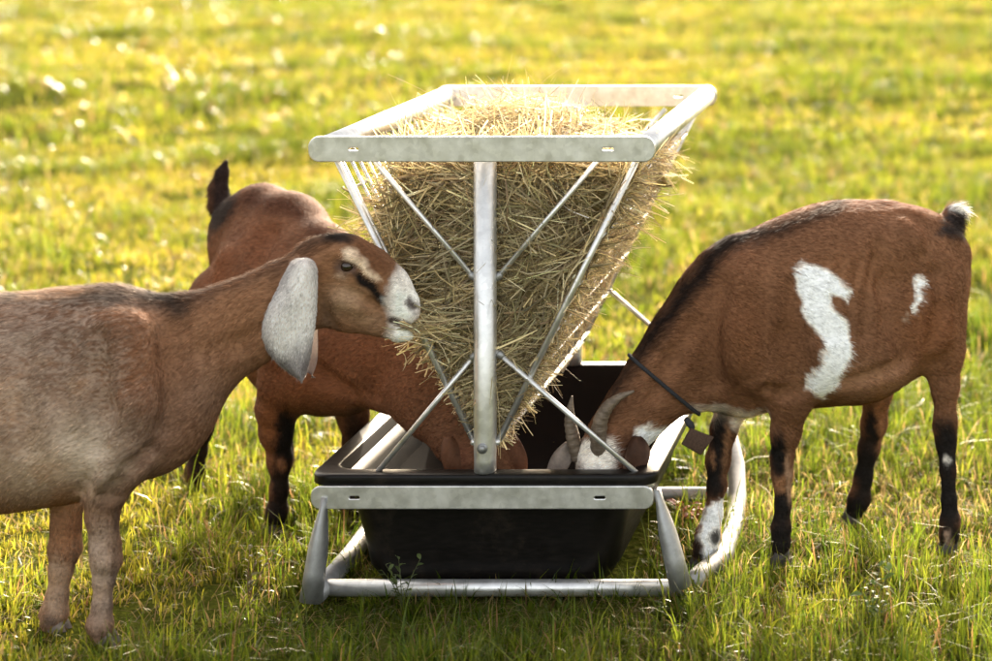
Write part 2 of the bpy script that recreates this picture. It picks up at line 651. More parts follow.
def build_feeder():
    root = empty('hay_feeder', (XM, 5.55, 0.0))
    tag(root, 'galvanised steel hay rack feeder with black plastic trough between the goats', 'feeder')
    parts = []

    def T(name, pts, r, mat=M_STEEL, n=10, flat=None):
        o = add_tube(name, pts, r, mat, root, n, flat)
        parts.append(o)
        return o
    XL, XR = XM - 0.368, XM + 0.372
    # --- top frame
    for yy in (YF - 0.008, YR + 0.008):
        parts.append(plate('end_rail', 0.797, 0.055, 0.004, ((-0.296, 0.026, 0.011), (0.292, 0.030, 0.011)), (XM + 0.002, yy - (0.022 if yy < 5.5 else -0.022), ZTOP), M_STEEL, root))
    for xx in (XL, XR):
        T('side_rail', [(xx, YF - 0.024, ZTOP), (xx, YR + 0.024, ZTOP)], 0.0265, n=20)
    # --- posts
    for yy in (YF + 0.012, YR - 0.012):
        p = T('post', [(XM, yy, ZTOP + (0.015 if yy < 5.5 else -0.024)), (XM, yy, 0.42), (XM, yy, 0.37), (XM, yy, 0.335), (XM, yy, 0.306)], [0.0265, 0.0265, 0.026, 0.025, 0.025], n=20,
              flat=[(1, 1), (1, 1), (1.1, 1), (1.15, 1), (1.15, 1)])
        b = add_tube('bolt', [(XM, yy - 0.030, 0.366), (XM, yy - 0.038, 0.366)], 0.0085, M_STEEL_D, root, 6)
        b.parent = p
        w = add_tube('washer', [(XM, yy - 0.027, 0.366), (XM, yy - 0.030, 0.366)], 0.0125, M_STEEL_D, root, 14)
        w.parent = p
    # --- diagonal braces of the two ends
    zb = 0.305
    for yy in (YF + 0.016, YR - 0.016):
        def q(px, py):
            v = P(px, py, YF)
            return (v[0], yy, v[2])
        for a, b in (((372, 161), (480, 288)), ((597, 161), (488, 288)), ((481, 347), (372, 478)), ((488, 347), (652, 489))):
            T('brace', [q(*a), q(*b)], 0.0062, n=8)
            d_ = Vector(q(*b)) - Vector(q(*a))
            d_.normalize()
            e_ = Vector(q(*b)) if b[1] < 300 else Vector(q(*a)) - d_ * 0.0
            sg_ = -1 if b[1] < 300 else 1
            e_ = e_ + d_ * (0.033 * sg_ if b[1] < 300 else 0.033)
            T('weld', [e_ - d_ * 0.010, e_ - d_ * 0.004, e_ + d_ * 0.004, e_ + d_ * 0.012], [0.005, 0.0092, 0.0088, 0.005], M_STEEL_D, 8)
    # --- V sides: heavy edge rods, sloping rods, long rods
    zt, zbm = 1.045, 0.372

    def vx(side, z):
        t = (zt - z) / (zt - zbm)
        x0 = XL + 0.012 if side < 0 else XR - 0.012
        x1 = XM + 0.028 * side
        return x0 + (x1 - x0) * t
    for s in (-1, 1):
        for yy in (YF + 0.022, YF + 0.050, YR - 0.022):
            T('edge_rod', [(vx(s, zt), yy, zt), (vx(s, zbm), yy, zbm)], 0.0075 if yy != YF + 0.050 else 0.0055, n=8)
        ng, sp = (17, 0.056) if s < 0 else (12, 0.080)
        for k in range(ng):
            yy = YF + 0.115 + k * sp
            T('grid_rod', [(vx(s, zt), yy, zt), (vx(s, zbm), yy, zbm)], 0.0038, n=6)
        for k in range(6):
            zz = 0.96 - k * 0.112
            T('long_rod', [(vx(s, zz) + 0.005 * s, YF + 0.02, zz), (vx(s, zz) + 0.005 * s, YR - 0.02, zz)], 0.0036, n=6)
        T('bottom_rod', [(vx(s, zbm), YF + 0.01, zbm), (vx(s, zbm), YR - 0.01, zbm)], 0.0065, n=8)
    # --- trough: rounded rectangular rings
    YC = (YF + YR) / 2

    def ring(hw, hl, z, r, yc=YC):
        pts = []
        for (sx, sy, a0) in ((1, 1, 0), (-1, 1, 90), (-1, -1, 180), (1, -1, 270)):
            for k in range(6):
                a = R(a0 + 18 * k)
                pts.append((XM + sx * (hw - r) + r * math.cos(a), yc + sy * (hl - r) + r * math.sin(a), z))
        return pts
    HL = (YR - YF) / 2 + 0.012
    prof = [  # half width, inset in length, z, corner radius
        (0.19, 0.110, 0.008, 0.08), (0.235, 0.082, 0.011, 0.09), (0.272, 0.062, 0.028, 0.09), (0.295, 0.056, 0.062, 0.085), (0.308, 0.054, 0.13, 0.08),
        (0.322, 0.050, 0.19, 0.075), (0.334, 0.046, 0.25, 0.07), (0.345, 0.043, 0.279, 0.068),
        (0.392, 0.004, 0.2795, 0.05), (0.401, -0.005, 0.2800, 0.05), (0.402, -0.006, 0.2825, 0.05), (0.4025, -0.006, 0.299, 0.05), (0.401, -0.005, 0.303, 0.05), (0.396, 0.0, 0.3055, 0.05), (0.392, 0.004, 0.306, 0.05),
        (0.364, 0.034, 0.3065, 0.055), (0.358, 0.040, 0.305, 0.06), (0.354, 0.044, 0.300, 0.06), (0.343, 0.053, 0.27, 0.065), (0.322, 0.072, 0.19, 0.07), (0.300, 0.094, 0.12, 0.075), (0.265, 0.125, 0.065, 0.08), (0.20, 0.18, 0.045, 0.08), (0.10, 0.3, 0.040, 0.05)]
    V, F = [], []
    for hw, ins, z, r in prof:
        V += ring(hw, HL - ins, z, r)
    n = 24
    for i in range(len(prof) - 1):
        for k in range(n):
            k2 = (k + 1) % n
            F.append((i * n + k, i * n + k2, (i + 1) * n + k2, (i + 1) * n + k))
    V = np.array(V)
    V[:, 2] += 0.0012 * np.sin(V[:, 0] * 23) * np.cos(V[:, 1] * 17)
    me = mesh_np('trough', V, [np.array(F)])
    me2 = me
    bm_faces = [list(range(n - 1, -1, -1)), list(range((len(prof) - 1) * n, len(prof) * n))]
    import bmesh
    bm = bmesh.new()
    bm.from_mesh(me)
    bm.verts.ensure_lookup_table()
    for f in bm_faces:
        bm.faces.new([bm.verts[j] for j in f])
    bmesh.ops.recalc_face_normals(bm, faces=bm.faces)
    bm.to_mesh(me)
    bm.free()
    tr = link('trough', me, M_PLASTIC, root)
    me.materials.append(M_TRAY)                      # inner faces made matt and evenly dark to suppress sun glint
    rim_i = [i for i, q in enumerate(prof) if q[2] > 0.304][-1]
    for i, pl in enumerate(me.polygons):
        if min(pl.vertices) >= rim_i * n:
            pl.material_index = 1
    parts.append(tr)
    # --- rail under the rim at both ends, side carriers
    zr = 0.2542
    for yy, sg in ((YF - 0.0195, -1), (YR + 0.0195, 1)):
        parts.append(plate('trough_rail', 0.790, 0.049, 0.004, ((-0.296, 0.028, 0.0105), (0.272, 0.030, 0.0105)), (XM + 0.001, yy, zr), M_STEEL, root))
    for s in (-1, 1):
        T('trough_side_rail', [(XM + s * 0.365, YF - 0.012, 0.257), (XM + s * 0.365, YR + 0.012, 0.257)], 0.017, n=14)
    # --- legs: tubes pressed flat at their upper end
    def leg(top, bot, ax):
        top, bot = Vector(top), Vector(bot)
        ts = (0, 0.12, 0.25, 0.45, 0.7, 1.0)
        wa = ((0.62, 0.3), (0.7, 0.35), (1.05, 0.55), (1.25, 0.8), (1.2, 0.9), (1.1, 1.0))
        pts = [top.lerp(bot, t) for t in ts]
        T('leg', pts, 0.026, M_STEEL_D, 16, [(a, b) for a, b in wa])
    leg(P(325, 497, YF - 0.018), P(311, 601, YF - 0.045), 0)
    leg(P(657, 489, YF - 0.018), P(681, 588, YF - 0.045), 0)
    # --- ground frame
    xl, xr = P(326, 590, YF)[0], P(688, 588, YF)[0] - 0.01
    zl = 0.034
    T('front_bar', [(xl - 0.012, YF + 0.012, zl), (xr + 0.0, YF + 0.012, zl)], 0.0195, M_STEEL, 16)
    T('rear_bar', [(-1.50, 5.75, zl + 0.004), (-0.66, 5.75, zl + 0.004)], 0.0195, M_STEEL_D, 16)
    T('skid', [(xl - 0.012, YF - 0.035, zl), (-1.525, 5.25, zl), (-1.54, 5.55, zl), (-1.535, 5.70, 0.045), (-1.51, 5.80, 0.10), (-1.485, 5.92, 0.20), (-1.475, 6.0, 0.262)], 0.0235, M_STEEL_D, 16)
    T('skid', [(xr + 0.015, YF + 0.03, zl), (-0.655, 5.10, zl), (-0.612, 5.25, zl), (-0.617, 5.5, 0.036), (-0.625, 5.66, 0.052), (-0.640, 5.76, 0.115), (-0.690, 5.92, 0.20), (-0.735, 6.0, 0.262)], 0.0235, M_STEEL_D, 16)
    # --- bright bare patch / sticker on the rim
    for o in parts:
        child_keep(o, root)
    return vx


RACK_VX = build_feeder()


# ------------------------------------------------------------------ hay
def strands(P0, D0, length, width, col, nseg=4, bend=0.5, sag=0.0):
    n = len(P0)
    D = D0 / np.linalg.norm(D0, axis=1, keepdims=True)
    B = rng.normal(0, 1, (n, 3))
    B -= (B * D).sum(1, keepdims=True) * D
    B /= np.linalg.norm(B, axis=1, keepdims=True)
    bend = bend * rng.normal(0, 1, (n, 1))
    N = np.cross(D, B)
    tw = rng.uniform(0, math.pi, (n, 1))
    Wd = np.cos(tw) * B + np.sin(tw) * N
    Vs, Cs = [], []
    for s in range(nseg + 1):
        t = s / nseg - 0.5
        C0 = P0 + D * (length[:, None] * t) + B * (bend * length[:, None] * (t * t - 0.08))
        C0[:, 2] -= sag * length * (t + 0.5) ** 2
        ww = width[:, None] * 0.5 * (1.0 if s < nseg else 0.5)
        for sg in (-1, 1):
            Vs.append(C0 + sg * Wd * ww)
            Cs.append(col * (0.94 + 0.12 * (s % 2)))
    k = 2 * (nseg + 1)
    V = np.stack(Vs, 1).reshape(-1, 3)
    C = np.stack(Cs, 1).reshape(-1, 3)
    base = np.arange(n)[:, None] * k
    F = [base + np.array([[2 * s, 2 * s + 1, 2 * s + 3, 2 * s + 2]]) for s in range(nseg)]
    return V, np.concatenate(F), np.zeros((0, 3), int), C


HAY_COLS = np.array([[0.42, 0.335, 0.18], [0.34, 0.275, 0.145], [0.27, 0.205, 0.105], [0.54, 0.45, 0.28], [0.25, 0.220, 0.11], [0.19, 0.13, 0.072], [0.38, 0.31, 0.18]])


def hay_cols(n):
    c = HAY_COLS[rng.integers(0, len(HAY_COLS), n)]
    return c * np.exp(rng.normal(0.22, 0.38, (n, 1)))


def hay_top(x, y):
    return 0.955 + 0.145 * np.exp(-((x + 1.18) / 0.22) ** 2 - ((y - 5.38) / 0.30) ** 2) + 0.05 * np.exp(-((x + 0.95) / 0.2) ** 2 - ((y - 5.3) / 0.4) ** 2) - 0.10 * np.clip((y - 5.6) / 0.4, 0, 1)


def hay_xl(z):
    t = np.clip((1.045 - z) / 0.673, 0, 1.0)
    rack = (XM - 0.356) + (0.328) * t
    return np.maximum(rack, -1.375) + 0.035 * np.clip((0.75 - z) / 0.3, 0, 1)


def hay_xr(z):
    t = np.clip((1.045 - z) / 0.673, 0, 1.0)
    return (XM + 0.360) - 0.332 * t - 0.012


def build_hay():
    parts = []
    # dense inner mass
    zs = np.linspace(0.36, 1.0, 14)
    nU = 40
    V, F = [], []
    rings = []
    for z in zs:
        a, b = hay_xl(np.array([z]))[0] + 0.03, hay_xr(np.array([z]))[0] - 0.03
        if b - a < 0.02:
            m_ = (a + b) / 2
            a, b = m_ - 0.01, m_ + 0.01
        y0, y1 = YF + 0.07, YR - 0.10
        per = []
        for k in range(nU):
            t = k / nU
            if t < 0.25:
                per.append((a + (b - a) * t * 4, y0))
            elif t < 0.5:
                per.append((b, y0 + (y1 - y0) * (t - 0.25) * 4))
            elif t < 0.75:
                per.append((b + (a - b) * (t - 0.5) * 4, y1))
            else:
                per.append((a, y1 + (y0 - y1) * (t - 0.75) * 4))
        rings.append([(x, y, min(z, float(hay_top(np.array([x]), np.array([y]))[0]) - 0.04)) for x, y in per])
    for s in (0.7, 0.4, 0.0):
        cx, cy = -1.08, 5.5
        rings.append([(cx + (x - cx) * s, cy + (y - cy) * s, float(hay_top(np.array([cx + (x - cx) * s]), np.array([cy + (y - cy) * s]))[0]) - 0.045) for x, y, z in rings[13]])
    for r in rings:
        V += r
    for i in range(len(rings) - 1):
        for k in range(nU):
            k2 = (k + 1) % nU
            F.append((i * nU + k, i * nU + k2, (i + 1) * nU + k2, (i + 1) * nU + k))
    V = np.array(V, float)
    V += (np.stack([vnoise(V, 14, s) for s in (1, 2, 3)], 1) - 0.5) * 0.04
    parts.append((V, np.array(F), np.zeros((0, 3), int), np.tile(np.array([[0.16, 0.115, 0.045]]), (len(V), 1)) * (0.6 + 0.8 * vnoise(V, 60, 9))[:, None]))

    def swirl(Q, ax1, ax2, seed, hor=0.5):
        a = (vnoise(Q, 6, seed) - 0.5) * 6 + rng.normal(0, 0.5, len(Q)) + (rng.uniform(0, 1, len(Q)) < 0.22) * rng.uniform(0, 3, len(Q))
        return np.cos(a)[:, None] * ax1 + np.sin(a)[:, None] * ax2 * hor
    X, Yv, Z = np.eye(3)
    # front face
    n = 7600
    z = 0.37 + 0.70 * rng.uniform(0, 1, n) ** 0.75
    a, b = hay_xl(z), hay_xr(z)
    t = rng.uniform(-0.02, 1.0, n)
    x = a + (b - a) * t
    bul = 0.05 * np.sin(np.clip(t, 0, 1) * math.pi)
    y = YF + 0.078 - bul * 0.9 + np.abs(rng.normal(0, 0.022, n)) + 0.05 * (vnoise(np.stack([x, z * 0 + 1, z], 1), 9, 5) - 0.4)
    Q = np.stack([x, y, z], 1)
    ok = z < hay_top(x, y) + 0.02
    Q = Q[ok]
    D = swirl(Q, X, Z, 31, 0.75) + rng.normal(0, 0.10, (len(Q), 3)) * np.array([1, 0.8, 1])
    parts.append(strands(Q, D, rng.uniform(0.07, 0.32, len(Q)) * np.clip(0.35 + (Q[:, 2] - 0.4) * 1.8, 0.35, 1), rng.uniform(0.0012, 0.0044, len(Q)), hay_cols(len(Q)), 5, 0.75))
    # sides
    for sgn, n in ((1, 4200), (-1, 2600)):
        z = 0.37 + 0.66 * rng.uniform(0, 1, n) ** 0.7
        y = rng.uniform(YF + 0.03, YR - 0.12, n)
        off = rng.normal(-0.004 if sgn > 0 else 0.004, 0.009, n) + 0.014 * (vnoise(np.stack([y, y, z], 1), 8, 6) - 0.5)
        x = (hay_xr(z) + off + 0.006) if sgn > 0 else (hay_xl(z) + off)
        Q = np.stack([x, y, z], 1)
        ok = z < hay_top(x, y) + 0.03
        Q = Q[ok]
        sl = np.array([0.45 * sgn, 0, 0.9])
        D = swirl(Q, Yv, sl, 33, 1.0) + rng.normal(0, 0.14, (len(Q), 3))
        parts.append(strands(Q, D, rng.uniform(0.05, 0.20, len(Q)) * np.clip(0.45 + (Q[:, 2] - 0.4) * 1.6, 0.45, 1), rng.uniform(0.0015, 0.0042, len(Q)), hay_cols(len(Q)), 4, 0.6))
    # top mound
    n = 4200
    x = rng.uniform(-1.37, -0.78, n)
    y = rng.uniform(YF + 0.05, YR - 0.12, n)
    z = hay_top(x, y) + rng.normal(-0.008, 0.018, n)
    ok = (x > hay_xl(z) - 0.01) & (x < hay_xr(z) + 0.01)
    Q = np.stack([x, y, z], 1)[ok]
    D = swirl(Q, X, Yv, 35, 1.0) + rng.normal(0, 0.30, (len(Q), 3))
    parts.append(strands(Q, D, rng.uniform(0.05, 0.22, len(Q)), rng.uniform(0.0015, 0.0038, len(Q)), hay_cols(len(Q)), 4, 0.7))
    # stray stalks that stick out of the top, the right side and below
    n = 240
    x = rng.uniform(-1.35, -0.85, n)
    y = rng.uniform(5.1, 5.75, n)
    Q = np.stack([x, y, hay_top(x, y) + rng.uniform(0.0, 0.04, n)], 1)
    D = rng.normal(0, 1, (n, 3)) + np.array([0, 0, 0.5])
    parts.append(strands(Q, D, rng.uniform(0.07, 0.20, n), rng.uniform(0.0010, 0.0022, n), hay_cols(n) * 1.1, 6, 1.0))
    n = 240
    z = rng.uniform(0.5, 1.0, n)
    Q = np.stack([hay_xr(z) + rng.uniform(0.0, 0.03, n), rng.uniform(5.05, 5.9, n), z], 1)
    D = rng.normal(0, 0.8, (n, 3)) + np.array([0.6, 0, -0.3])
    parts.append(strands(Q, D, rng.uniform(0.05, 0.14, n), rng.uniform(0.0010, 0.0022, n), hay_cols(n) * 1.1, 6, 0.9, 0.15))
    n = 22
    x = rng.uniform(-1.45, -1.0, n)
    y = rng.uniform(5.1, 5.6, n)
    Q = np.stack([x, y, 1.05 + rng.uniform(0.0, 0.05, n)], 1)
    D = rng.normal(0, 1, (n, 3)) * np.array([1, 0.6, 0.5])
    parts.append(strands(Q, D, rng.uniform(0.2, 0.34, n), rng.uniform(0.0009, 0.0015, n), hay_cols(n), 9, 1.5))
    n = 90
    z = rng.uniform(0.40, 0.62, n)
    a, b = hay_xl(z), hay_xr(z)
    Q = np.stack([a + (b - a) * rng.uniform(-0.1, 1.1, n), rng.uniform(YF + 0.0, YF + 0.6, n), z - 0.02], 1)
    D = rng.normal(0, 0.35, (n, 3)) + np.array([0.1, 0, -1.0])
    parts.append(strands(Q, D, rng.uniform(0.08, 0.20, n), rng.uniform(0.0012, 0.0026, n), hay_cols(n), 5, 0.5))
    # bunch pulled out towards the muzzle
    n = 110
    Q = np.stack([rng.normal(P(428, 0, 4.92)[0], 0.020, n), rng.normal(4.955, 0.022, n), rng.normal(P(0, 327, 4.93)[2], 0.024, n)], 1)
    D = np.array([1.0, 0.5, -0.25]) + rng.normal(0, 0.45, (n, 3))
    parts.append(strands(Q, D, rng.uniform(0.05, 0.15, n), rng.uniform(0.0014, 0.0030, n), hay_cols(n) * 1.1, 5, 0.6))
    n = 26
    Q = np.stack([rng.normal(P(411, 0, 4.92)[0], 0.006, n), rng.normal(4.915, 0.012, n), rng.normal(P(0, 326, 4.92)[2], 0.003, n)], 1)
    D = np.array([1.0, 0.3, -0.5]) + rng.normal(0, 0.35, (n, 3))
    parts.append(strands(Q, D, rng.uniform(0.03, 0.09, n), rng.uniform(0.0014, 0.0028, n), hay_cols(n) * 1.15, 5, 0.6))
    V, F, C = join_np(parts)
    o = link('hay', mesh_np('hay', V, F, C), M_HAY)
    tag(o, 'tangled dry straw coloured hay piled in the steel rack', 'hay', kind='stuff')


build_hay()


# ------------------------------------------------------------------ goats: one continuous skin per goat from a smooth distance field
class Field:
    def __init__(self, lo, hi, h):
        self.lo = np.array(lo, float)
        self.h = h
        self.n = (np.ceil((np.array(hi) - self.lo) / h)).astype(int) + 1
        self.D = np.full(self.n, 1.0, dtype=np.float32)

    def block(self, lo, hi):
        i0 = np.clip(np.floor((lo - self.lo) / self.h).astype(int), 0, self.n - 1)
        i1 = np.clip(np.ceil((hi - self.lo) / self.h).astype(int) + 1, 1, self.n)
        sl = tuple(slice(a, b) for a, b in zip(i0, i1))
        ax = [(self.lo[d] + np.arange(i0[d], i1[d]) * self.h).astype(np.float32) for d in range(3)]
        return sl, ax

    def cone(self, a, b, ra, rb, k=0.02, w=1.0, lat=(0, 1, 0), cut=False):
        a, b = np.asarray(a, float), np.asarray(b, float)
        m = max(ra, rb) * max(1.0, w) + k + 3 * self.h
        sl, ax = self.block(np.minimum(a, b) - m, np.maximum(a, b) + m)
        X, Y, Z = np.meshgrid(ax[0] - a[0], ax[1] - a[1], ax[2] - a[2], indexing='ij', sparse=True)
        l = np.asarray(lat, float)
        l = l / np.linalg.norm(l)
        ba = b - a
        bn = ba - ba.dot(l) * l
        L2 = max(bn.dot(bn), 1e-9)
        t = np.clip((X * bn[0] + Y * bn[1] + Z * bn[2]) / L2, 0, 1)
        dx, dy, dz = X - t * ba[0], Y - t * ba[1], Z - t * ba[2]
        d2 = dx * dx + dy * dy + dz * dz
        if w != 1.0:
            dl = dx * l[0] + dy * l[1] + dz * l[2]
            d2 = d2 + dl * dl * (1 / (w * w) - 1)
        d = np.sqrt(d2) - (ra + (rb - ra) * t)
        A = self.D[sl]
        if cut:
            d = -d
            hh = np.maximum(k - np.abs(A - d), 0) / k
            self.D[sl] = np.maximum(A, d) + hh * hh * k * 0.25
        else:
            hh = np.maximum(k - np.abs(A - d), 0) / k
            self.D[sl] = np.minimum(A, d) - hh * hh * k * 0.25

    def chain(self, pts, k=0.02, w=1.0, lat=(0, 1, 0)):
        """pts: (px, py, Y, radius in px [, w])"""
        q = [(P(p[0], p[1], p[2]), p[3] * p[2] / FPX) for p in pts]
        for (a, ra), (b, rb) in zip(q[:-1], q[1:]):
            self.cone(a, b, ra, rb, k, w, lat)

    def surf(self, px, py, y0=4.5, y1=6.3):
        Y = np.arange(y0, y1, self.h * 0.4)
        Q = np.stack([(px - PX0) * Y / FPX, Y, ZC - (py - PY0) * Y / FPX], 1)
        i = np.round((Q - self.lo) / self.h).astype(int)
        ok = ((i >= 0) & (i < self.n)).all(1)
        d = np.ones(len(Y))
        d[ok] = self.D[i[ok, 0], i[ok, 1], i[ok, 2]]
        k = np.argmax(d < 0)
        return Q[k] if d[k] < 0 else None

    def groove(self, pts, depth, r, k=0.02):
        """shallow fold in the skin along points seen on the near side"""
        q = [self.surf(*p) for p in pts]
        q = [p + (np.array([0, 0, ZC]) - p) / np.linalg.norm(np.array([0, 0, ZC]) - p) * (r - depth) for p in q if p is not None]
        for a, b in zip(q[:-1], q[1:]):
            self.cone(a, b, r, r, k, cut=True)

    def swell(self, pts, height, r, k=0.03):
        q = [self.surf(*p) for p in pts]
        q = [p - (np.array([0, 0, ZC]) - p) / np.linalg.norm(np.array([0, 0, ZC]) - p) * (r - height) for p in q if p is not None]
        for a, b in zip(q[:-1], q[1:]):
            self.cone(a, b, r, r, k)

    def mesh(self):
        D, n = self.D, self.n
        S = D < 0
        c = [S[i:n[0] - 1 + i, j:n[1] - 1 + j, k:n[2] - 1 + k] for i in (0, 1) for j in (0, 1) for k in (0, 1)]
        cnt = sum(x.astype(np.uint8) for x in c)
        act = np.argwhere((cnt > 0) & (cnt < 8))
        idx = np.full(n - 1, -1, dtype=np.int64)
        idx[act[:, 0], act[:, 1], act[:, 2]] = np.arange(len(act))
        corner = np.array([(i, j, k) for i in (0, 1) for j in (0, 1) for k in (0, 1)])
        vals = np.stack([D[act[:, 0] + q[0], act[:, 1] + q[1], act[:, 2] + q[2]] for q in corner], 1)
        acc = np.zeros((len(act), 3))
        num = np.zeros(len(act))
        for a in range(8):
            for b in range(a + 1, 8):
                if np.abs(corner[a] - corner[b]).sum() != 1:
                    continue
                va, vb = vals[:, a], vals[:, b]
                m = (va < 0) != (vb < 0)
                t = np.where(m, va / np.where(m, va - vb, 1), 0)
                acc += np.where(m[:, None], corner[a] + (corner[b] - corner[a]) * t[:, None], 0)
                num += m
        V = self.lo + (act + acc / num[:, None]) * self.h
        F = []
        for ax in range(3):
            u, v = (ax + 1) % 3, (ax + 2) % 3
            sl0 = [slice(1, n[d] - 1) for d in range(3)]
            sl0[ax] = slice(0, n[ax] - 1)
            sl1 = list(sl0)
            sl1[ax] = slice(1, n[ax])
            s0, s1 = S[tuple(sl0)], S[tuple(sl1)]
            e = np.argwhere(s0 != s1)
            if not len(e):
                continue
            flip = s0[e[:, 0], e[:, 1], e[:, 2]]
            off = np.array([1, 1, 1])
            off[ax] = 0
            g = e + off
            du, dv = np.zeros(3, int), np.zeros(3, int)
            du[u] = 1
            dv[v] = 1
            q = [g - du - dv, g - dv, g, g - du]
            q = np.stack([idx[p[:, 0], p[:, 1], p[:, 2]] for p in q], 1)
            q = np.where(flip[:, None], q, q[:, ::-1])
            F.append(q)
        F = np.concatenate(F)
        F = F[(F >= 0).all(1)]
        return V, F


def poly_sd(px, py, poly):
    """signed distance to a polygon, negative inside (pixels)"""
    poly = np.asarray(poly, float)
    d = np.full(len(px), 1e9)
    ins = np.zeros(len(px), bool)
    for i in range(len(poly)):
        a, b = poly[i], poly[(i + 1) % len(poly)]
        e = b - a
        wx, wy = px - a[0], py - a[1]
        t = np.clip((wx * e[0] + wy * e[1]) / (e.dot(e) + 1e-9), 0, 1)
        d = np.minimum(d, (wx - e[0] * t) ** 2 + (wy - e[1] * t) ** 2)
        c = ((a[1] > py) != (b[1] > py)) & (px < (b[0] - a[0]) * (py - a[1]) / (b[1] - a[1] + 1e-9) + a[0])
        ins ^= c
    d = np.sqrt(d)
    return np.where(ins, -d, d)


class Paint:
    def __init__(self, V, base, seed):
        self.V = V
        self.px, self.py = to_px(V)
        n1 = vnoise(V, 40, seed) - 0.5
        n2 = vnoise(V, 120, seed + 1) - 0.5
        n3 = vnoise(V, 40, seed + 2) - 0.5
        self.wx = self.px + n1 * 7 + n2 * 4
        self.wy = self.py + n3 * 7 + n2 * 4
        self.C = np.tile(np.array(base, float), (len(V), 1))
        self.C *= (0.72 + 0.34 * vnoise(V, 8, seed + 3) + 0.22 * vnoise(V * np.array([0.6, 1, 1]), 24, seed + 5))[:, None]
        self.C *= (0.9 + 0.2 * vnoise(V * np.array([0.6, 1, 1]), 70, seed + 4))[:, None]
        self.mask = np.ones(len(V))

    def blend(self, w, c):
        w = (np.clip(w, 0, 1) * self.mask)[:, None]
        self.C = self.C * (1 - w) + np.array(c, float) * w

    def blob(self, cx, cy, sx, sy, c, w=1.0, rot=0.0, hard=1.0):
        x, y = self.wx - cx, self.wy - cy
        a = R(rot)
        u, v = x * math.cos(a) + y * math.sin(a), -x * math.sin(a) + y * math.cos(a)
        r2 = (u / sx) ** 2 + (v / sy) ** 2
        self.blend(w * np.exp(-r2 ** hard), c)

    def poly(self, pts, c, soft=3.0, w=1.0):
        d = poly_sd(self.wx, self.wy, pts)
        self.blend(w * (0.5 - d / (2 * soft)), c)


def vert_normals(V, F):
    a, b, c, d = (V[F[:, i]] for i in range(4))
    fn = np.cross(c - a, d - b)
    N = np.zeros_like(V)
    for i in range(4):
        np.add.at(N, F[:, i], fn)
    N /= np.linalg.norm(N, axis=1, keepdims=True) + 1e-12
    return N


def smooth_mesh(V, F, it=2, lam=0.5):
    e = np.concatenate([F[:, [0, 1]], F[:, [1, 2]], F[:, [2, 3]], F[:, [3, 0]]])
    for _ in range(it):
        for l in (lam, -lam * 1.02):
            S = np.zeros_like(V)
            cnt = np.zeros(len(V))
            np.add.at(S, e[:, 0], V[e[:, 1]])
            np.add.at(S, e[:, 1], V[e[:, 0]])
            np.add.at(cnt, e[:, 0], 1)
            np.add.at(cnt, e[:, 1], 1)
            V = V + l * (S / cnt[:, None] - V)
    return V


def fur(V, F, N, C, n, flow, length, width=0.0011, lift=0.13, lenfun=None, seed=1):
    """short coat: one narrow leaf-shaped face per hair, lying along the flow"""
    r = np.random.default_rng(seed)
    a, b, c, d = (V[F[:, i]] for i in range(4))
    area = np.linalg.norm(np.cross(c - a, d - b), axis=1)
    f = r.choice(len(F), n, p=area / area.sum())
    u, v = r.uniform(0, 1, (2, n, 1))
    bl = lambda A: (A[F[f, 0]] * (1 - u) + A[F[f, 1]] * u) * (1 - v) + (A[F[f, 3]] * (1 - u) + A[F[f, 2]] * u) * v
    p, nn, cc = bl(V), bl(N), bl(C)
    nn /= np.linalg.norm(nn, axis=1, keepdims=True)
    fl = flow(p) + r.normal(0, 0.13, (n, 3)) + 0.5 * (np.stack([vnoise(p, 11, 400 + i) for i in range(3)], 1) - 0.5)
    fl -= (fl * nn).sum(1, keepdims=True) * nn
    fl /= np.linalg.norm(fl, axis=1, keepdims=True) + 1e-9
    L = length * np.exp(r.normal(0, 0.25, n))
    lf = np.full(n, lift)
    if lenfun is not None:
        m, l2 = lenfun(p)
        L = L * m
        lf = lf + l2
    lf = np.clip(lf + r.normal(0, 0.06, n), 0.03, 2)[:, None]
    D = fl + nn * lf
    D /= np.linalg.norm(D, axis=1, keepdims=True)
    s = np.cross(nn, fl)
    L = L[:, None]
    base = p - nn * 0.0006
    mid = base + D * L * 0.5 - nn * 0
    tip = base + D * L - nn * (L * lf * 0.35)
    Vh = np.stack([base, mid - s * width * 0.5, tip, mid + s * width * 0.5], 1).reshape(-1, 3)
    k = np.arange(n)[:, None] * 4
    F4 = k + np.array([[0, 1, 2, 3]])
    F3 = np.zeros((0, 3), int)
    ch = cc * np.exp(r.normal(0, 0.28, (n, 1)))
    Ch = np.repeat(ch[:, None], 4, 1)
    Ch[:, 2] *= 1.12
    Nh = np.repeat((nn + 0.25 * r.normal(0, 1, (n, 3)))[:, None], 4, 1).reshape(-1, 3)
    Nh /= np.linalg.norm(Nh, axis=1, keepdims=True)
    return Vh, F4, F3, Ch.reshape(-1, 3), Nh


def link_fur(name, data, parent):
    Vh, F4, F3, Ch, Nh = data
    m = mesh_np(name, Vh, [F4, F3], Ch)
    m.normals_split_custom_set_from_vertices(Nh.astype(np.float32))
    o = link(name, m, M_HAIR)
    tag(o, kind='stuff')
    return child_keep(o, parent)


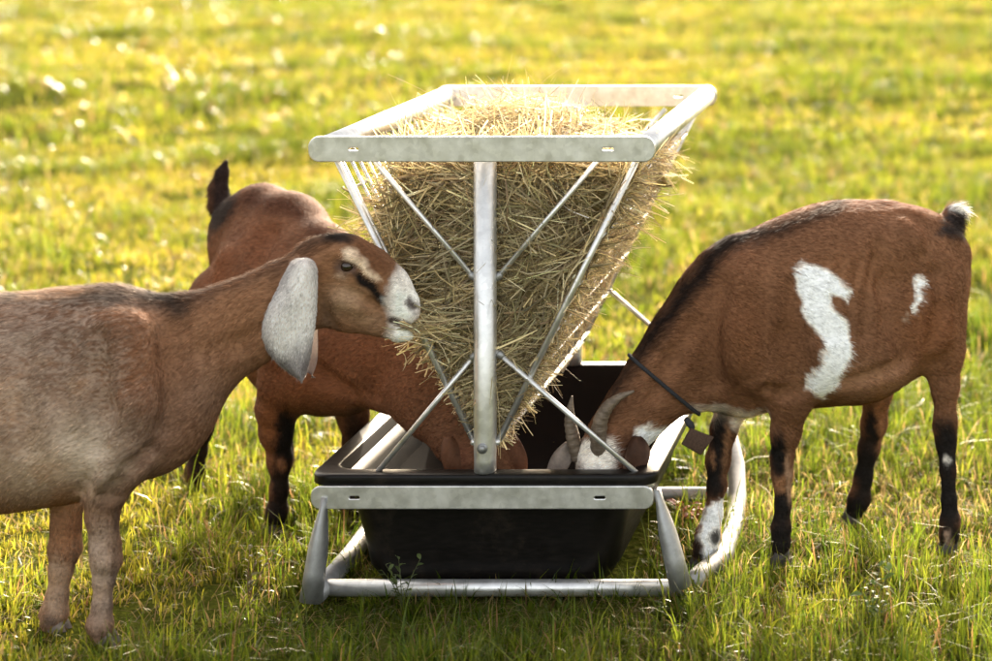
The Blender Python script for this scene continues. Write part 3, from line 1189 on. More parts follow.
def hoof(parent, pos, fwd, s=1.0, col=(0.05, 0.04, 0.035)):
    """cloven hoof: two wedge claws"""
    f = Vector((fwd[0], fwd[1], 0)).normalized()
    l = Vector((-f.y, f.x, 0))
    V, F = [], []
    prof = ((0.0, 1.0, 0), (0.25, 1.0, 0.002), (0.6, 0.95, 0.006), (1.0, 0.78, 0.010))   # height, size, shift back
    n = 10
    for sg in (-1, 1):
        b0 = len(V)
        for hz, sc, bk in prof:
            for k in range(n):
                a = 2 * math.pi * k / n
                x = math.cos(a)
                y = math.sin(a)
                fx = (0.026 * x if x > 0 else 0.020 * x) * sc * s - bk * s
                ly = (0.0105 * y * (1 - 0.35 * max(0, x)) + sg * 0.0115) * sc * s
                p = Vector(pos) + f * (fx + 0.006 * s) + l * ly + Vector((0, 0, hz * 0.032 * s))
                V.append(list(p))
        for i in range(len(prof) - 1):
            for k in range(n):
                k2 = (k + 1) % n
                F.append((b0 + i * n + k, b0 + i * n + k2, b0 + (i + 1) * n + k2, b0 + (i + 1) * n + k))
        top = len(V)
        V.append(list(Vector(pos) + l * sg * 0.0115 * s - f * 0.004 * s + Vector((0, 0, 0.034 * s))))
        for k in range(n):
            F.append((b0 + 3 * n + k, b0 + 3 * n + (k + 1) % n, top, top))
    F4 = [q for q in F if q[2] != q[3]]
    F3 = [q[:3] for q in F if q[2] == q[3]]
    V = np.array(V)
    o = link('hoof', mesh_np('hoof', V, [np.array(F4), np.array(F3)], np.tile(np.array([col]), (len(V), 1))), M_HOOF)
    return child_keep(o, parent)


def ear(parent, rows, Yc, bulge, side, colf, mat=None, thick=0.0035, name='ear'):
    """pendulous ear: rows of (py, left px, right px, dY) -> curved sheet with thickness; side -1 towards camera"""
    nu = 11
    V = []
    for py, xl, xr, dy in rows:
        for j in range(nu):
            t = j / (nu - 1)
            px = xl + (xr - xl) * t
            yy = Yc + dy + side * bulge * (math.sin(math.pi * t) ** 0.8) + 0.004 * math.sin(6 * t + py * 0.05)
            V.append(P(px, py, yy))
    V = np.array(V)
    nr = len(rows)
    th = np.array([[thick * (0.25 + 0.75 * math.sin(math.pi * j / (nu - 1))) * (1.0 if i < nr - 2 else 0.6) for j in range(nu)] for i in range(nr)]).ravel()
    V2 = V.copy()
    V2[:, 1] += th
    V1 = V.copy()
    V1[:, 1] -= th
    off = nr * nu
    F = []
    for i in range(nr - 1):
        for j in range(nu - 1):
            a = i * nu + j
            F.append((a, a + nu, a + nu + 1, a + 1))
            F.append((off + a, off + a + 1, off + a + nu + 1, off + a + nu))
    for i in range(nr - 1):
        for j in (0, nu - 1):
            a = i * nu + j
            q = (a, a + nu, off + a + nu, off + a)
            F.append(q if j else q[::-1])
    for j in range(nu - 1):
        F.append((j, j + 1, off + j + 1, off + j))
        a = (nr - 1) * nu + j
        F.append((a + 1, a, off + a, off + a + 1))
    VV = np.concatenate([V1, V2])
    C = colf(VV)
    me = mesh_np(name, VV, [np.array(F)], C)
    o = link(name, me, mat or M_EAR)
    sm = o.modifiers.new('sub', 'SUBSURF')
    sm.levels = sm.render_levels = 1
    return child_keep(o, parent), VV, np.array(F), C


def eyeball(parent, c, r, look, colour=(0.16, 0.085, 0.02)):
    look = np.array(look, float)
    look /= np.linalg.norm(look)
    nu, nv = 20, 14
    V, F = [], []
    for i in range(nv + 1):
        th = math.pi * i / nv
        for j in range(nu):
            ph = 2 * math.pi * j / nu
            V.append((math.sin(th) * math.cos(ph), math.sin(th) * math.sin(ph), math.cos(th)))
    for i in range(nv):
        for j in range(nu):
            F.append((i * nu + j, (i + 1) * nu + j, (i + 1) * nu + (j + 1) % nu, i * nu + (j + 1) % nu))
    V = np.array(V)
    d = V @ look
    up = np.array([0, 0, 1.0])
    h = V @ up
    C = np.tile(np.array([[0.012, 0.009, 0.008]]), (len(V), 1))
    iris = d > 0.62
    C[iris] = colour
    C[(d > 0.7) & (np.abs(h) < 0.2)] = (0.004, 0.004, 0.005)
    o = link('eye', mesh_np('eye', V * r + np.array(c), [np.array(F)], C), M_EYE)
    return child_keep(o, parent)


BLK = (0.012, 0.010, 0.009)
WHT = (0.84, 0.80, 0.74)


def goat_mesh(fd, paint, root, nh, flow, length, lenfun, seed):
    V, F = fd.mesh()
    V = smooth_mesh(V, F, 2)
    N = vert_normals(V, F)
    C = paint(V)
    C = np.clip(C * 1.22, 0.006, 0.86)
    body = link('body', mesh_np('body', V, [F], C), M_FUR)
    child_keep(body, root)
    link_fur('coat', fur(V, F, N, C, nh, flow, length, lenfun=lenfun, seed=seed), root)
    return V, F, N, C


# ---------------- goat with long white ears, eating hay from the rack
def goat_front():
    root = empty('goat', (P(60, 0, 4.79)[0], 4.79, 0.0))
    tag(root, 'greyish brown goat with long white drooping ear nibbling hay from the rack', 'goat', 'goats at the feeder')
    fd = Field((P(-235, 0, 4.8)[0], 4.58, -0.03), (P(432, 0, 4.95)[0], 5.04, 0.93), 0.0048)
    Yb = 4.79
    fd.chain([(-150, 372, Yb, 64), (-112, 390, Yb, 90), (-55, 404, Yb, 106), (5, 403, Yb, 103), (65, 396, Yb, 100), (122, 388, Yb, 92)], 0.05, 0.70)
    fd.chain([(110, 380, Yb, 88), (148, 398, Yb, 66)], 0.05, 0.62)
    fd.chain([(60, 310, Yb, 14), (110, 306, Yb, 14), (165, 330, Yb, 22)], 0.04, 0.8)       # withers ridge
    fd.chain([(150, 372, Yb + .01, 66), (195, 347, 4.82, 50), (245, 323, 4.86, 40), (285, 301, 4.89, 35), (318, 281, 4.91, 35)], 0.05, 0.60)
    fd.chain([(150, 425, Yb, 38), (186, 388, 4.80, 26)], 0.05, 0.7)                          # brisket
    hl = (0.06, 1, 0)
    # head
    fd.chain([(322, 268, 4.910, 32), (344, 267, 4.912, 31.5), (366, 276, 4.918, 28.5), (386, 290, 4.924, 24.5), (402, 304, 4.93, 18)], 0.022, 0.66, hl)
    fd.chain([(330, 299, 4.910, 30), (352, 308, 4.913, 24), (376, 318, 4.921, 16.5), (398, 331, 4.93, 11)], 0.020, 0.62, hl)
    fd.chain([(396, 308, 4.928, 16), (409, 313, 4.932, 10.5)], 0.012, 0.95, hl)
    fd.chain([(400, 333, 4.93, 8.5), (408, 335, 4.932, 6.0)], 0.010, 1.1, hl)
    for sg in (-1, 1):
        yh = 4.913 + sg * 0.040
        fd.cone(P(334, 254, yh), P(357, 259, yh + sg * 0.0), 0.0135, 0.009, 0.016)            # brow
        fd.cone(P(356, 262, yh), P(385, 288, 4.922 + sg * 0.026), 0.010, 0.008, 0.016)        # cheek line
        fd.cone(P(340, 298, 4.912 + sg * 0.03), P(358, 306, 4.915 + sg * .028), 0.026, 0.020, 0.02)   # jowl
        fd.cone(P(343, 265.5, yh + sg * 0.022), P(350, 267, yh + sg * 0.017), 0.0165, 0.016, 0.005, cut=True)   # socket
        fd.cone(P(335, 260.5, yh + sg * 0.006), P(346, 259.5, yh + sg * 0.009), 0.0055, 0.0058, 0.004)
        fd.cone(P(346, 259.5, yh + sg * 0.009), P(357.5, 265, yh + sg * 0.004), 0.0058, 0.0045, 0.004)  # upper lid
        fd.cone(P(336, 270, yh + sg * 0.005), P(347, 273, yh + sg * 0.007), 0.0042, 0.0042, 0.004)
        fd.cone(P(347, 273, yh + sg * 0.007), P(358, 270.5, yh + sg * 0.004), 0.0042, 0.0036, 0.004)    # lower lid
        fd.cone(P(415, 308, 4.932 + sg * 0.0225), P(411, 301, 4.931 + sg * 0.0285), 0.0085, 0.0055, 0.003, cut=True)  # nostril
        fd.cone(P(300, 266, 4.903 + sg * 0.045), P(308, 268, 4.905 + sg * 0.058), 0.020, 0.016, 0.02)  # ear base
    fd.cone(P(391, 322, 4.90), P(391, 322, 4.96), 0.0032, 0.0032, 0.004, cut=True)            # mouth line
    for k in range(6):
        t = k / 5
        fd.cone(P(392 + 32 * t, 322 + 6.5 * t - 3 * t * t, 4.89), P(392 + 32 * t, 322 + 6.5 * t - 3 * t * t, 4.97), 0.0026 + 0.004 * t, 0.0026 + 0.004 * t, 0.003, cut=True)
    # forelegs
    fd.chain([(122, 345, 4.70, 34), (132, 405, 4.695, 36), (118, 452, 4.700, 33), (107, 486, 4.712, 23)], 0.035, 0.7)
    fd.chain([(107, 480, 4.712, 24), (102, 515, 4.725, 15.5), (105, 545, 4.735, 14), (106, 560, 4.738, 14.5), (104, 578, 4.74, 10), (102, 606, 4.742, 8.8), (100, 624, 4.744, 12), (101, 636, 4.746, 10.5)], 0.014)
    fd.chain([(85, 440, 4.865, 30), (68, 492, 4.858, 18), (66, 526, 4.85, 13.5), (65, 548, 4.845, 15), (61, 570, 4.84, 10.5), (57, 596, 4.835, 9.5), (54, 613, 4.832, 12.5), (52, 624, 4.83, 10.5)], 0.016)
    # hind legs
    for sg, dx in ((-1, 0), (1, 22)):
        y = Yb + sg * 0.085
        fd.chain([(-110 + dx, 380, y, 58), (-125 + dx, 430, y, 42), (-128 + dx, 470, y, 25), (-158 + dx, 525, y, 14), (-160 + dx, 540, y, 13), (-152 + dx, 580, y, 9.5), (-150 + dx, 612, y, 11), (-145 + dx, 628, y, 10)], 0.02, 0.8)
    fd.chain([(-195, 335, Yb, 14), (-215, 325, Yb, 12), (-225, 345, Yb, 6)], 0.02)

    fd.swell([(118, 345), (126, 370), (136, 400)], 0.006, 0.05, 0.05)
    fd.swell([(128, 400), (118, 440), (110, 470)], 0.008, 0.035, 0.03)
    fd.groove([(92, 340), (92, 375), (98, 410), (92, 450)], 0.009, 0.030, 0.035)
    fd.groove([(152, 452), (132, 470), (118, 488), (112, 498)], 0.008, 0.018, 0.02)
    fd.groove([(92, 470), (84, 486), (80, 494)], 0.008, 0.014, 0.016)
    fd.groove([(174, 335), (178, 360), (182, 390), (172, 430)], 0.007, 0.030, 0.035)
    fd.groove([(205, 352), (240, 345), (275, 325)], 0.006, 0.022, 0.025)
    fd.groove([(60, 345), (55, 400), (62, 440)], 0.005, 0.03, 0.03)
    fd.groove([(20, 350), (15, 410), (20, 450)], 0.004, 0.03, 0.03)
    fd.groove([(352, 292), (370, 303), (384, 312)], 0.004, 0.010, 0.010)
    fd.groove([(322, 300), (326, 318), (334, 328)], 0.005, 0.012, 0.012)
    fd.swell([(100, 552), (104, 560)], 0.004, 0.018, 0.014)

    def paint(V):
        p = Paint(V, (0.168, 0.086, 0.048), 100)
        p.blob(10, 370, 55, 60, (0.17, 0.098, 0.062), 0.6)
        p.blob(-60, 380, 70, 80, (0.23, 0.14, 0.09), 0.6)
        p.blob(85, 450, 42, 36, (0.50, 0.41, 0.32), 0.85)
        p.blob(30, 470, 60, 30, (0.42, 0.32, 0.23), 0.6)
        p.blob(40, 410, 40, 24, (0.40, 0.31, 0.24), 0.45, 20)
        p.blob(150, 430, 40, 45, (0.16, 0.095, 0.068), 0.6)
        p.blob(55, 335, 60, 26, (0.11, 0.060, 0.040), 0.75)
        p.blob(70, 372, 18, 30, (0.11, 0.062, 0.042), 0.6, -15)
        p.blob(20, 340, 30, 14, (0.36, 0.27, 0.21), 0.4)
        p.blob(135, 350, 40, 55, (0.165, 0.073, 0.036), 0.85)
        p.blob(245, 320, 60, 50, (0.205, 0.100, 0.050), 0.85)
        p.blob(205, 395, 25, 30, (0.20, 0.12, 0.08), 0.5)
        # dorsal stripe
        d = poly_sd(p.wx, p.wy, [(-200, 270), (60, 275), (180, 280), (182, 312), (150, 309), (60, 303), (-200, 310)])
        p.blend(0.85 * (0.5 - d / 14), (0.030, 0.022, 0.018))
        p.blob(182, 303, 9, 14, (0.02, 0.015, 0.012), 0.8)
        p.poly([(180, 285), (235, 268), (285, 246), (325, 226), (330, 243), (285, 268), (235, 290), (182, 312)], (0.06, 0.035, 0.024), 5, 0.6)
        # head
        p.blob(345, 285, 45, 40, (0.195, 0.092, 0.042), 0.9, 0, 2)
        p.blob(338, 234, 20, 10, (0.016, 0.012, 0.011), 1.0, 10, 2)
        p.blob(372, 258, 26, 13, (0.105, 0.045, 0.022), 0.9, 42, 2)
        p.blob(345, 300, 20, 15, (0.36, 0.25, 0.16), 0.55)
        p.blob(365, 318, 24, 9, (0.27, 0.17, 0.10), 0.5, 25)
        p.blob(327, 320, 10, 14, (0.10, 0.065, 0.045), 0.6)
        p.poly([(342, 251), (349, 249), (361, 257), (372, 270), (379, 282), (375, 283), (366, 273), (356, 264), (345, 257)], (0.58, 0.44, 0.31), 2.6, 0.95)
        p.poly([(352, 272), (360, 271), (374, 284), (388, 297), (386, 305), (370, 294), (356, 283)], (0.012, 0.009, 0.008), 2.5, 1.0)
        p.blob(346, 266, 11.5, 8, (0.060, 0.042, 0.038), 0.9, 10, 2)
        p.blob(340, 276, 6, 4, (0.40, 0.30, 0.22), 0.5)
        p.poly([(388, 303), (395, 282), (401, 266), (432, 285), (432, 340), (412, 350), (396, 352), (390, 340), (393, 322), (389, 313)], (0.74, 0.70, 0.65), 7, 0.97)
        p.blob(413, 305, 6, 7, (0.05, 0.035, 0.032), 0.95, 0, 2)
        p.blob(420, 312, 6, 10, (0.30, 0.22, 0.20), 0.5)
        p.poly([(388, 318), (395, 318), (425, 324), (425, 332), (395, 325), (388, 324)], (0.05, 0.03, 0.028), 2, 0.8)
        p.blob(404, 284, 10, 6, (0.40, 0.33, 0.28), 0.4, 40)
        # legs
        p.blob(100, 560, 22, 45, (0.30, 0.215, 0.16), 0.7, 0, 2)
        p.blob(100, 590, 18, 50, (0.36, 0.28, 0.22), 0.5, 0, 2)
        p.blob(116, 540, 4, 40, (0.06, 0.04, 0.032), 0.85, 3, 2)
        p.blob(112, 590, 4, 30, (0.08, 0.055, 0.045), 0.7, 3, 2)
        p.blob(66, 520, 20, 35, (0.22, 0.105, 0.05), 0.8, 0, 2)
        p.blob(58, 590, 18, 35, (0.33, 0.24, 0.17), 0.7, 0, 2)
        p.blob(74, 575, 4, 30, (0.05, 0.034, 0.03), 0.8, 3, 2)
        p.blob(51, 622, 10, 8, (0.10, 0.07, 0.055), 0.8, 0, 2)
        big = vnoise(V * np.array([0.7, 1, 1]), 13, 61)
        p.blend(np.clip((big - 0.55) * 2.2, 0, 0.6) * np.clip((190 - p.px) / 60, 0, 1), (0.13, 0.075, 0.048))
        big = vnoise(V * np.array([0.7, 1, 1]), 17, 63)
        p.blend(np.clip((big - 0.6) * 2.2, 0, 0.5) * np.clip((190 - p.px) / 60, 0, 1), (0.33, 0.20, 0.12))
        # roan flecks
        fl = (0.35 + 0.65 * vnoise(V * np.array([0.35, 1, 1]), 260, 55)) * (0.45 + 0.55 * vnoise(V, 8, 56))
        body_w = np.clip((170 - p.px) / 60, 0, 1) * np.clip((490 - p.py) / 25, 0, 1)
        p.blend(np.clip((fl - 0.46) * 2.2, 0, 0.32) * body_w, (0.42, 0.33, 0.26))
        return p.C

    def flow(p):
        leg = np.clip((0.42 - p[:, 2]) / 0.12, 0, 1)[:, None]
        px, py = to_px(p)
        neck = np.clip((px - 150) / 60, 0, 1)[:, None]
        f = np.array([-1.0, 0, -0.55]) * (1 - neck) + np.array([-0.9, 0, -0.5]) * neck
        return f * (1 - leg) + np.array([-0.15, 0, -1.0]) * leg

    def lenf(p):
        px, py = to_px(p)
        m = np.ones(len(p))
        l = np.zeros(len(p))
        face = px > 318
        m = np.where(face, 0.5, m)
        top = poly_sd(px, py, [(-200, 280), (60, 280), (180, 286), (285, 246), (335, 222), (345, 240), (285, 268), (182, 306), (60, 299), (-200, 306)]) < 0
        m = np.where(top, 1.3, m)
        l = np.where(top, 0.25, l)
        m = np.where(p[:, 2] < 0.3, 0.7, m)
        return m, l
    V, F, N, C = goat_mesh(fd, paint, root, 120000, flow, 0.015, lenf, 11)
    # ears
    rows = [(258, 297, 308, -0.048), (260, 293, 312, -0.055), (264, 290, 315, -0.063), (269, 287, 317, -0.068), (276, 283, 317.5, -0.073), (290, 277, 317.5, -0.081), (305, 269, 317, -0.085), (320, 263.5, 316, -0.086), (335, 262, 314, -0.085),
            (350, 267, 312, -0.082), (362, 276, 310, -0.078), (372, 288, 307, -0.074), (378, 297, 304, -0.072), (380, 300, 302.5, -0.071)]

    eo = [(r[1], r[0]) for r in rows] + [(r[2], r[0]) for r in rows[::-1]]
    poly_e = lambda a, b: -poly_sd(a, b, eo)

    def ec(V):
        px, py = to_px(V)
        n = vnoise(V, 60, 71)
        c = np.tile(np.array([[0.86, 0.82, 0.78]]), (len(V), 1)) * (0.85 + 0.25 * vnoise(V, 150, 72))[:, None]
        g = np.clip(np.clip((py - 348 + 16 * n) / 40, 0, 1) * 0.85 + np.clip(1 - (poly_e(px, py) - 3 * n) / 6, 0, 1) * 0.35 + np.clip((vnoise(V, 22, 74) - 0.55) * 1.0, 0, 0.25), 0, 0.88)[:, None]
        return c * (1 - g) + np.array([0.22, 0.19, 0.19]) * g
    _, Ve, Fe, Ce = ear(root, rows, 4.903, 0.026, -1, ec)
    rows2 = [(a - 2, b + 16, min(c + 8, 318), -d * 0.9) for a, b, c, d in rows]
    ear(root, rows2, 4.905, 0.012, 1, ec)
    # ear fuzz
    Ne = vert_normals(Ve, Fe)
    link_fur('ear_hair', fur(Ve, Fe, Ne, Ce, 16000, lambda p: np.tile(np.array([[-0.3, 0, -1.0]]), (len(p), 1)), 0.008, width=0.0010, lift=0.22, seed=5), root)
    for sg in (-1, 1):
        eyeball(root, P(347, 266.5, 4.9135 + sg * 0.0405), 0.0148, (0.25, sg * 1.0, 0.12), (0.035, 0.018, 0.010))
    for px, py, Y in ((102, 640, 4.747), (53, 628, 4.83), (-143, 632, Yb - .085), (-121, 632, Yb + .085)):
        q = P(px, py, Y)
        hoof(root, (q[0] + 0.004, Y, -0.004), (1, -0.1), 1.12, (0.20, 0.16, 0.13))
    return root


goat_front()


# ---------------- brown goat with a white flank mark, head in the trough
def goat_side():
    Yp = lambda px: 5.245 + (px - 735) * 0.00124
    root = empty('goat', (P(830, 0, Yp(830))[0], Yp(830), 0.0))
    tag(root, 'chestnut brown goat with white flank patch and corded tag reaching into the trough', 'goat', 'goats at the feeder')
    L = (0.47, -0.88, 0)
    fd = Field((P(535, 0, 5.1)[0], 4.99, -0.03), (P(990, 0, 5.5)[0], 5.80, 0.92), 0.0048)
    q = lambda px, py, r: (px, py, Yp(px), r)
    fd.chain([q(917, 264, 50), q(892, 287, 80), q(862, 299, 94), q(828, 304, 95), q(795, 312, 90)], 0.05, 0.80, L)
    fd.chain([q(797, 312, 89), q(762, 321, 83), q(738, 327, 76)], 0.05, 0.66, L)
    fd.chain([q(712, 262, 12), q(735, 254, 15), q(775, 250, 14), q(840, 222, 14), q(885, 214, 10)], 0.03, 0.9, L)    # spine
    NL = (0.55, -0.83, 0)
    fd.chain([q(728, 318, 62), (690, 350, 5.195, 47), (658, 385, 5.165, 37.5), (632, 416, 5.145, 31), (614, 440, 5.13, 29)], 0.04, 0.62, NL)
    fd.chain([q(735, 372, 46), (700, 384, 5.20, 26)], 0.04, 0.8, NL)
    HL = (0.86, -0.5, 0)
    fd.chain([(614, 438, 5.130, 27), (606, 460, 5.122, 28), (600, 486, 5.112, 23), (596, 510, 5.108, 16), (595, 516, 5.108, 14)], 0.025, 0.95, HL)
    for sg in (-1, 1):
        c = P(606, 458, 5.12) + np.array(HL) * sg * 0.055
        fd.cone(c, c + np.array([0, 0, -0.03]), 0.018, 0.014, 0.02)
    # hips
    for sg in (-1, 1):
        o = np.array(L) * sg
        fd.cone(P(903, 225, Yp(903)) + o * 0.055, P(932, 236, Yp(932)) + o * 0.05, 0.028, 0.024, 0.05)
        fd.cone(P(951, 250, Yp(951)) + o * 0.035, P(940, 262, Yp(940)) + o * 0.04, 0.022, 0.03, 0.04)
        fd.cone(P(733, 268, Yp(733)) + o * 0.06, P(722, 345, Yp(722)) + o * 0.10, 0.045, 0.05, 0.05)    # shoulder blade
    # thighs and legs
    fd.chain([(918, 290, 5.41, 46), (930, 325, 5.405, 36), (941, 352, 5.40, 23), (945, 385, 5.40, 13), (945, 425, 5.40, 10.5), (946, 444, 5.40, 10)], 0.03, 0.75, L)
    fd.chain([(946, 440, 5.40, 10), (948, 470, 5.395, 7.6), (949, 500, 5.39, 7.2), (950, 522, 5.386, 9.8), (949, 534, 5.384, 9.2), (949, 544, 5.384, 8.5)], 0.014)
    fd.chain([(900, 300, 5.53, 48), (886, 345, 5.535, 32), (877, 390, 5.55, 15), (874, 425, 5.57, 12), (869, 448, 5.585, 10), (863, 478, 5.595, 8), (859, 499, 5.60, 10.2), (855, 511, 5.605, 9)], 0.025, 0.85, L)
    fd.chain([(775, 330, 5.215, 38), (786, 375, 5.205, 30), (791, 402, 5.215, 19), (786, 432, 5.23, 13.5), (782, 460, 5.245, 11.2)], 0.032, 0.75, L)
    fd.chain([(782, 455, 5.245, 11.5), (782, 474, 5.25, 10), (783, 504, 5.255, 7.6), (781, 528, 5.258, 9.2), (781, 542, 5.26, 8.6), (780, 553, 5.26, 8.0)], 0.014)
    fd.chain([(742, 375, 5.295, 34), (735, 398, 5.30, 18), (724, 428, 5.29, 12.2), (718, 460, 5.28, 11), (717, 486, 5.27, 8.4), (713, 514, 5.258, 8), (708, 535, 5.25, 11.2), (705, 550, 5.247, 10), (703, 560, 5.246, 9)], 0.022)
    for sg in (-1, 1):
        o = np.array(L) * sg
        fd.cone(P(885, 268, Yp(885)) + o * 0.235, P(893, 300, Yp(893)) + o * 0.245, 0.085, 0.07, 0.06, cut=True)     # flank hollow
        fd.cone(P(765, 372, Yp(765)) + o * 0.235, P(762, 330, Yp(762)) + o * 0.245, 0.075, 0.06, 0.05, cut=True)
        fd.cone(P(808, 345, Yp(808)) + o * 0.10, P(846, 350, Yp(846)) + o * 0.11, 0.09, 0.10, 0.06)                  # belly
    # udder and teat
    fd.chain([q(905, 350, 22), q(912, 358, 16)], 0.04)
    fd.chain([q(921, 358, 5), q(922, 368, 3)], 0.012)
    # tail
    fd.chain([(947, 242, 5.50, 13), (950, 226, 5.505, 11), (954, 214, 5.51, 9), (960, 208, 5.512, 5)], 0.018)

    fd.swell([(738, 285), (735, 330), (758, 372)], 0.012, 0.045, 0.04)
    fd.swell([(903, 232), (912, 240)], 0.010, 0.026, 0.03)
    fd.swell([(930, 300), (935, 335)], 0.010, 0.04, 0.04)
    fd.groove([(796, 290), (792, 340), (800, 385)], 0.012, 0.032, 0.03)
    fd.groove([(716, 285), (704, 330), (712, 385)], 0.009, 0.030, 0.03)
    fd.groove([(888, 250), (892, 285), (900, 320), (912, 352)], 0.012, 0.034, 0.035)
    fd.groove([(768, 392), (784, 396), (803, 392)], 0.008, 0.016, 0.02)
    fd.groove([(940, 275), (945, 310), (936, 345)], 0.006, 0.022, 0.025)
    for rx in (818, 836, 854, 870):
        fd.groove([(rx + 8, 262), (rx, 300), (rx - 3, 335)], 0.0035, 0.018, 0.02)
    fd.groove([(690, 330), (672, 362), (655, 400)], 0.006, 0.022, 0.025)
    fd.groove([(845, 385), (880, 375), (905, 362)], 0.006, 0.018, 0.02)
    BR = (0.146, 0.069, 0.036)

    def paint(V):
        p = Paint(V, BR, 200)
        near = np.clip(((V - np.array([P(830, 0, Yp(830))[0], Yp(830), 0])) @ np.array(L)) / 0.04 + 0.5, 0, 1)
        p.blob(700, 330, 50, 50, (0.15, 0.066, 0.031), 0.5)
        p.blob(870, 380, 60, 18, (0.27, 0.145, 0.08), 0.6)
        p.blob(930, 330, 30, 40, (0.18, 0.066, 0.026), 0.5)
        p.blob(745, 330, 26, 60, (0.15, 0.06, 0.026), 0.4)
        p.blob(790, 340, 14, 50, (0.13, 0.054, 0.024), 0.4)
        p.blob(850, 270, 60, 30, (0.215, 0.096, 0.044), 0.4)
        # black crest of the neck and back
        p.poly([(600, 405), (640, 335), (690, 270), (715, 232), (760, 226), (800, 214), (845, 196), (850, 206), (800, 227), (760, 243), (732, 252), (708, 280), (672, 325), (634, 372), (606, 420)], (0.018, 0.012, 0.010), 7, 0.88)
        p.poly([(845, 196), (900, 195), (930, 208), (920, 214), (880, 208), (848, 212)], (0.12, 0.045, 0.02), 5, 0.8)
        # white marks on the near flank
        m0 = p.mask
        p.mask = near
        k = 1 / 2.667
        w1 = [(460, 250), (485, 215), (530, 232), (575, 262), (618, 292), (605, 322), (585, 305), (560, 300), (570, 340), (600, 385), (618, 470), (600, 510), (570, 560), (540, 585), (497, 560), (500, 530), (530, 490), (545, 450), (520, 415), (505, 385), (480, 310)]
        p.poly([(620 + a * k, 180 + b * k) for a, b in w1], WHT, 2.2, 1.0)
        p.poly([(917, 278), (920, 275), (924, 285), (921, 300), (915, 312), (913, 308), (917, 296)], WHT, 2.0, 0.95)
        p.poly([(905, 312), (909, 314), (908, 324), (904, 322)], (0.4, 0.3, 0.22), 2.0, 0.6)
        p.mask = m0
        # belly, brisket
        low = np.clip((0.47 - V[:, 2]) / 0.03, 0, 1) * np.clip((V[:, 2] - 0.34) / 0.03, 0, 1)
        p.poly([(690, 407), (715, 405), (745, 413), (768, 411), (765, 430), (720, 430)], (0.62, 0.54, 0.45), 4, 0.9)
        # legs
        z = V[:, 2]
        low = np.clip((0.335 - z + 0.03 * (vnoise(V, 25, 8) - 0.5)) / 0.03, 0, 1)
        for (x, y, sx, sy) in ((778, 455, 9, 26), (781, 505, 14, 22), (781, 540, 16, 26), (720, 440, 14, 32), (714, 478, 12, 22), (946, 450, 16, 34), (948, 500, 16, 40), (949, 545, 16, 20), (866, 470, 15, 38), (856, 512, 18, 22), (872, 428, 8, 20)):
            p.blob(x, y, sx, sy, BLK, 1.0, 0, 3)
        p.blob(778, 484, 6, 8, (0.25, 0.12, 0.06), 0.95, 0, 2)
        p.blob(789, 480, 4, 24, (0.30, 0.18, 0.11), 0.8, 0, 2)
        p.blob(727, 440, 4, 30, (0.24, 0.12, 0.06), 0.8, 5, 2)
        p.blob(712, 460, 3, 10, (0.22, 0.11, 0.055), 0.7, 0, 2)
        p.poly([(704, 506), (728, 496), (730, 522), (722, 540), (716, 562), (704, 566), (706, 548), (697, 540)], WHT, 2.5, 0.97)
        p.poly([(705, 545), (712, 548), (708, 560), (700, 556)], WHT, 2, 0.9)
        p.blob(714, 537, 6.5, 9, BLK, 0.95, 0, 2)
        p.blob(698, 552, 6, 12, BLK, 0.95, 0, 2)
        p.blob(947, 460, 4, 5, (0.6, 0.55, 0.5), 0.95, 0, 2)
        p.blob(948, 538, 4, 7, (0.30, 0.2, 0.14), 0.8, 0, 2)
        p.blob(880, 412, 5, 30, (0.26, 0.12, 0.055), 0.7, 0, 2)
        # tail
        p.poly([(935, 238), (943, 212), (965, 200), (975, 215), (962, 238)], (0.03, 0.022, 0.02), 4, 0.9)
        p.blob(957, 209, 8, 4, WHT, 0.9, 0, 2)
        # head: white face, brown cheek
        p.blob(596, 478, 40, 44, (0.17, 0.075, 0.035), 0.6, 0, 2)
        p.poly([(572, 446), (590, 440), (612, 438), (618, 452), (614, 474), (608, 520), (578, 520), (574, 480)], (0.70, 0.64, 0.57), 4, 0.95)
        p.blob(572, 470, 9, 22, (0.10, 0.055, 0.035), 0.7, 0, 2)
        p.blob(632, 458, 20, 28, (0.060, 0.027, 0.016), 0.92, 0, 2)
        p.poly([(636, 428), (664, 426), (676, 440), (668, 458), (650, 462), (638, 446)], WHT, 3, 0.92)
        return p.C

    def flow(p):
        leg = np.clip((0.36 - p[:, 2]) / 0.1, 0, 1)[:, None]
        px, py = to_px(p)
        neck = np.clip((705 - px) / 50, 0, 1)[:, None]
        f = np.array([0.86, 0.4, -0.5]) * (1 - neck) + np.array([0.8, 0.2, 0.25]) * neck
        leg = leg * (1 - neck)
        return f * (1 - leg) + np.array([0.1, 0, -1.0]) * leg

    def lenf(p):
        px, py = to_px(p)
        m = np.ones(len(p))
        top = poly_sd(px, py, [(610, 400), (650, 335), (690, 280), (715, 236), (760, 230), (800, 216), (845, 198), (890, 196), (900, 208), (845, 214), (800, 228), (735, 246), (690, 305)]) < 0
        m = np.where(top, 1.3, m)
        l = np.where(top, 0.12, 0.0)
        tail = (px > 942) & (py < 236)
        m = np.where(tail, 2.2, m)
        m = np.where((p[:, 2] < 0.28) & (px > 690), 0.65, m)
        return m, l
    V, F, N, C = goat_mesh(fd, paint, root, 120000, flow, 0.0135, lenf, 21)
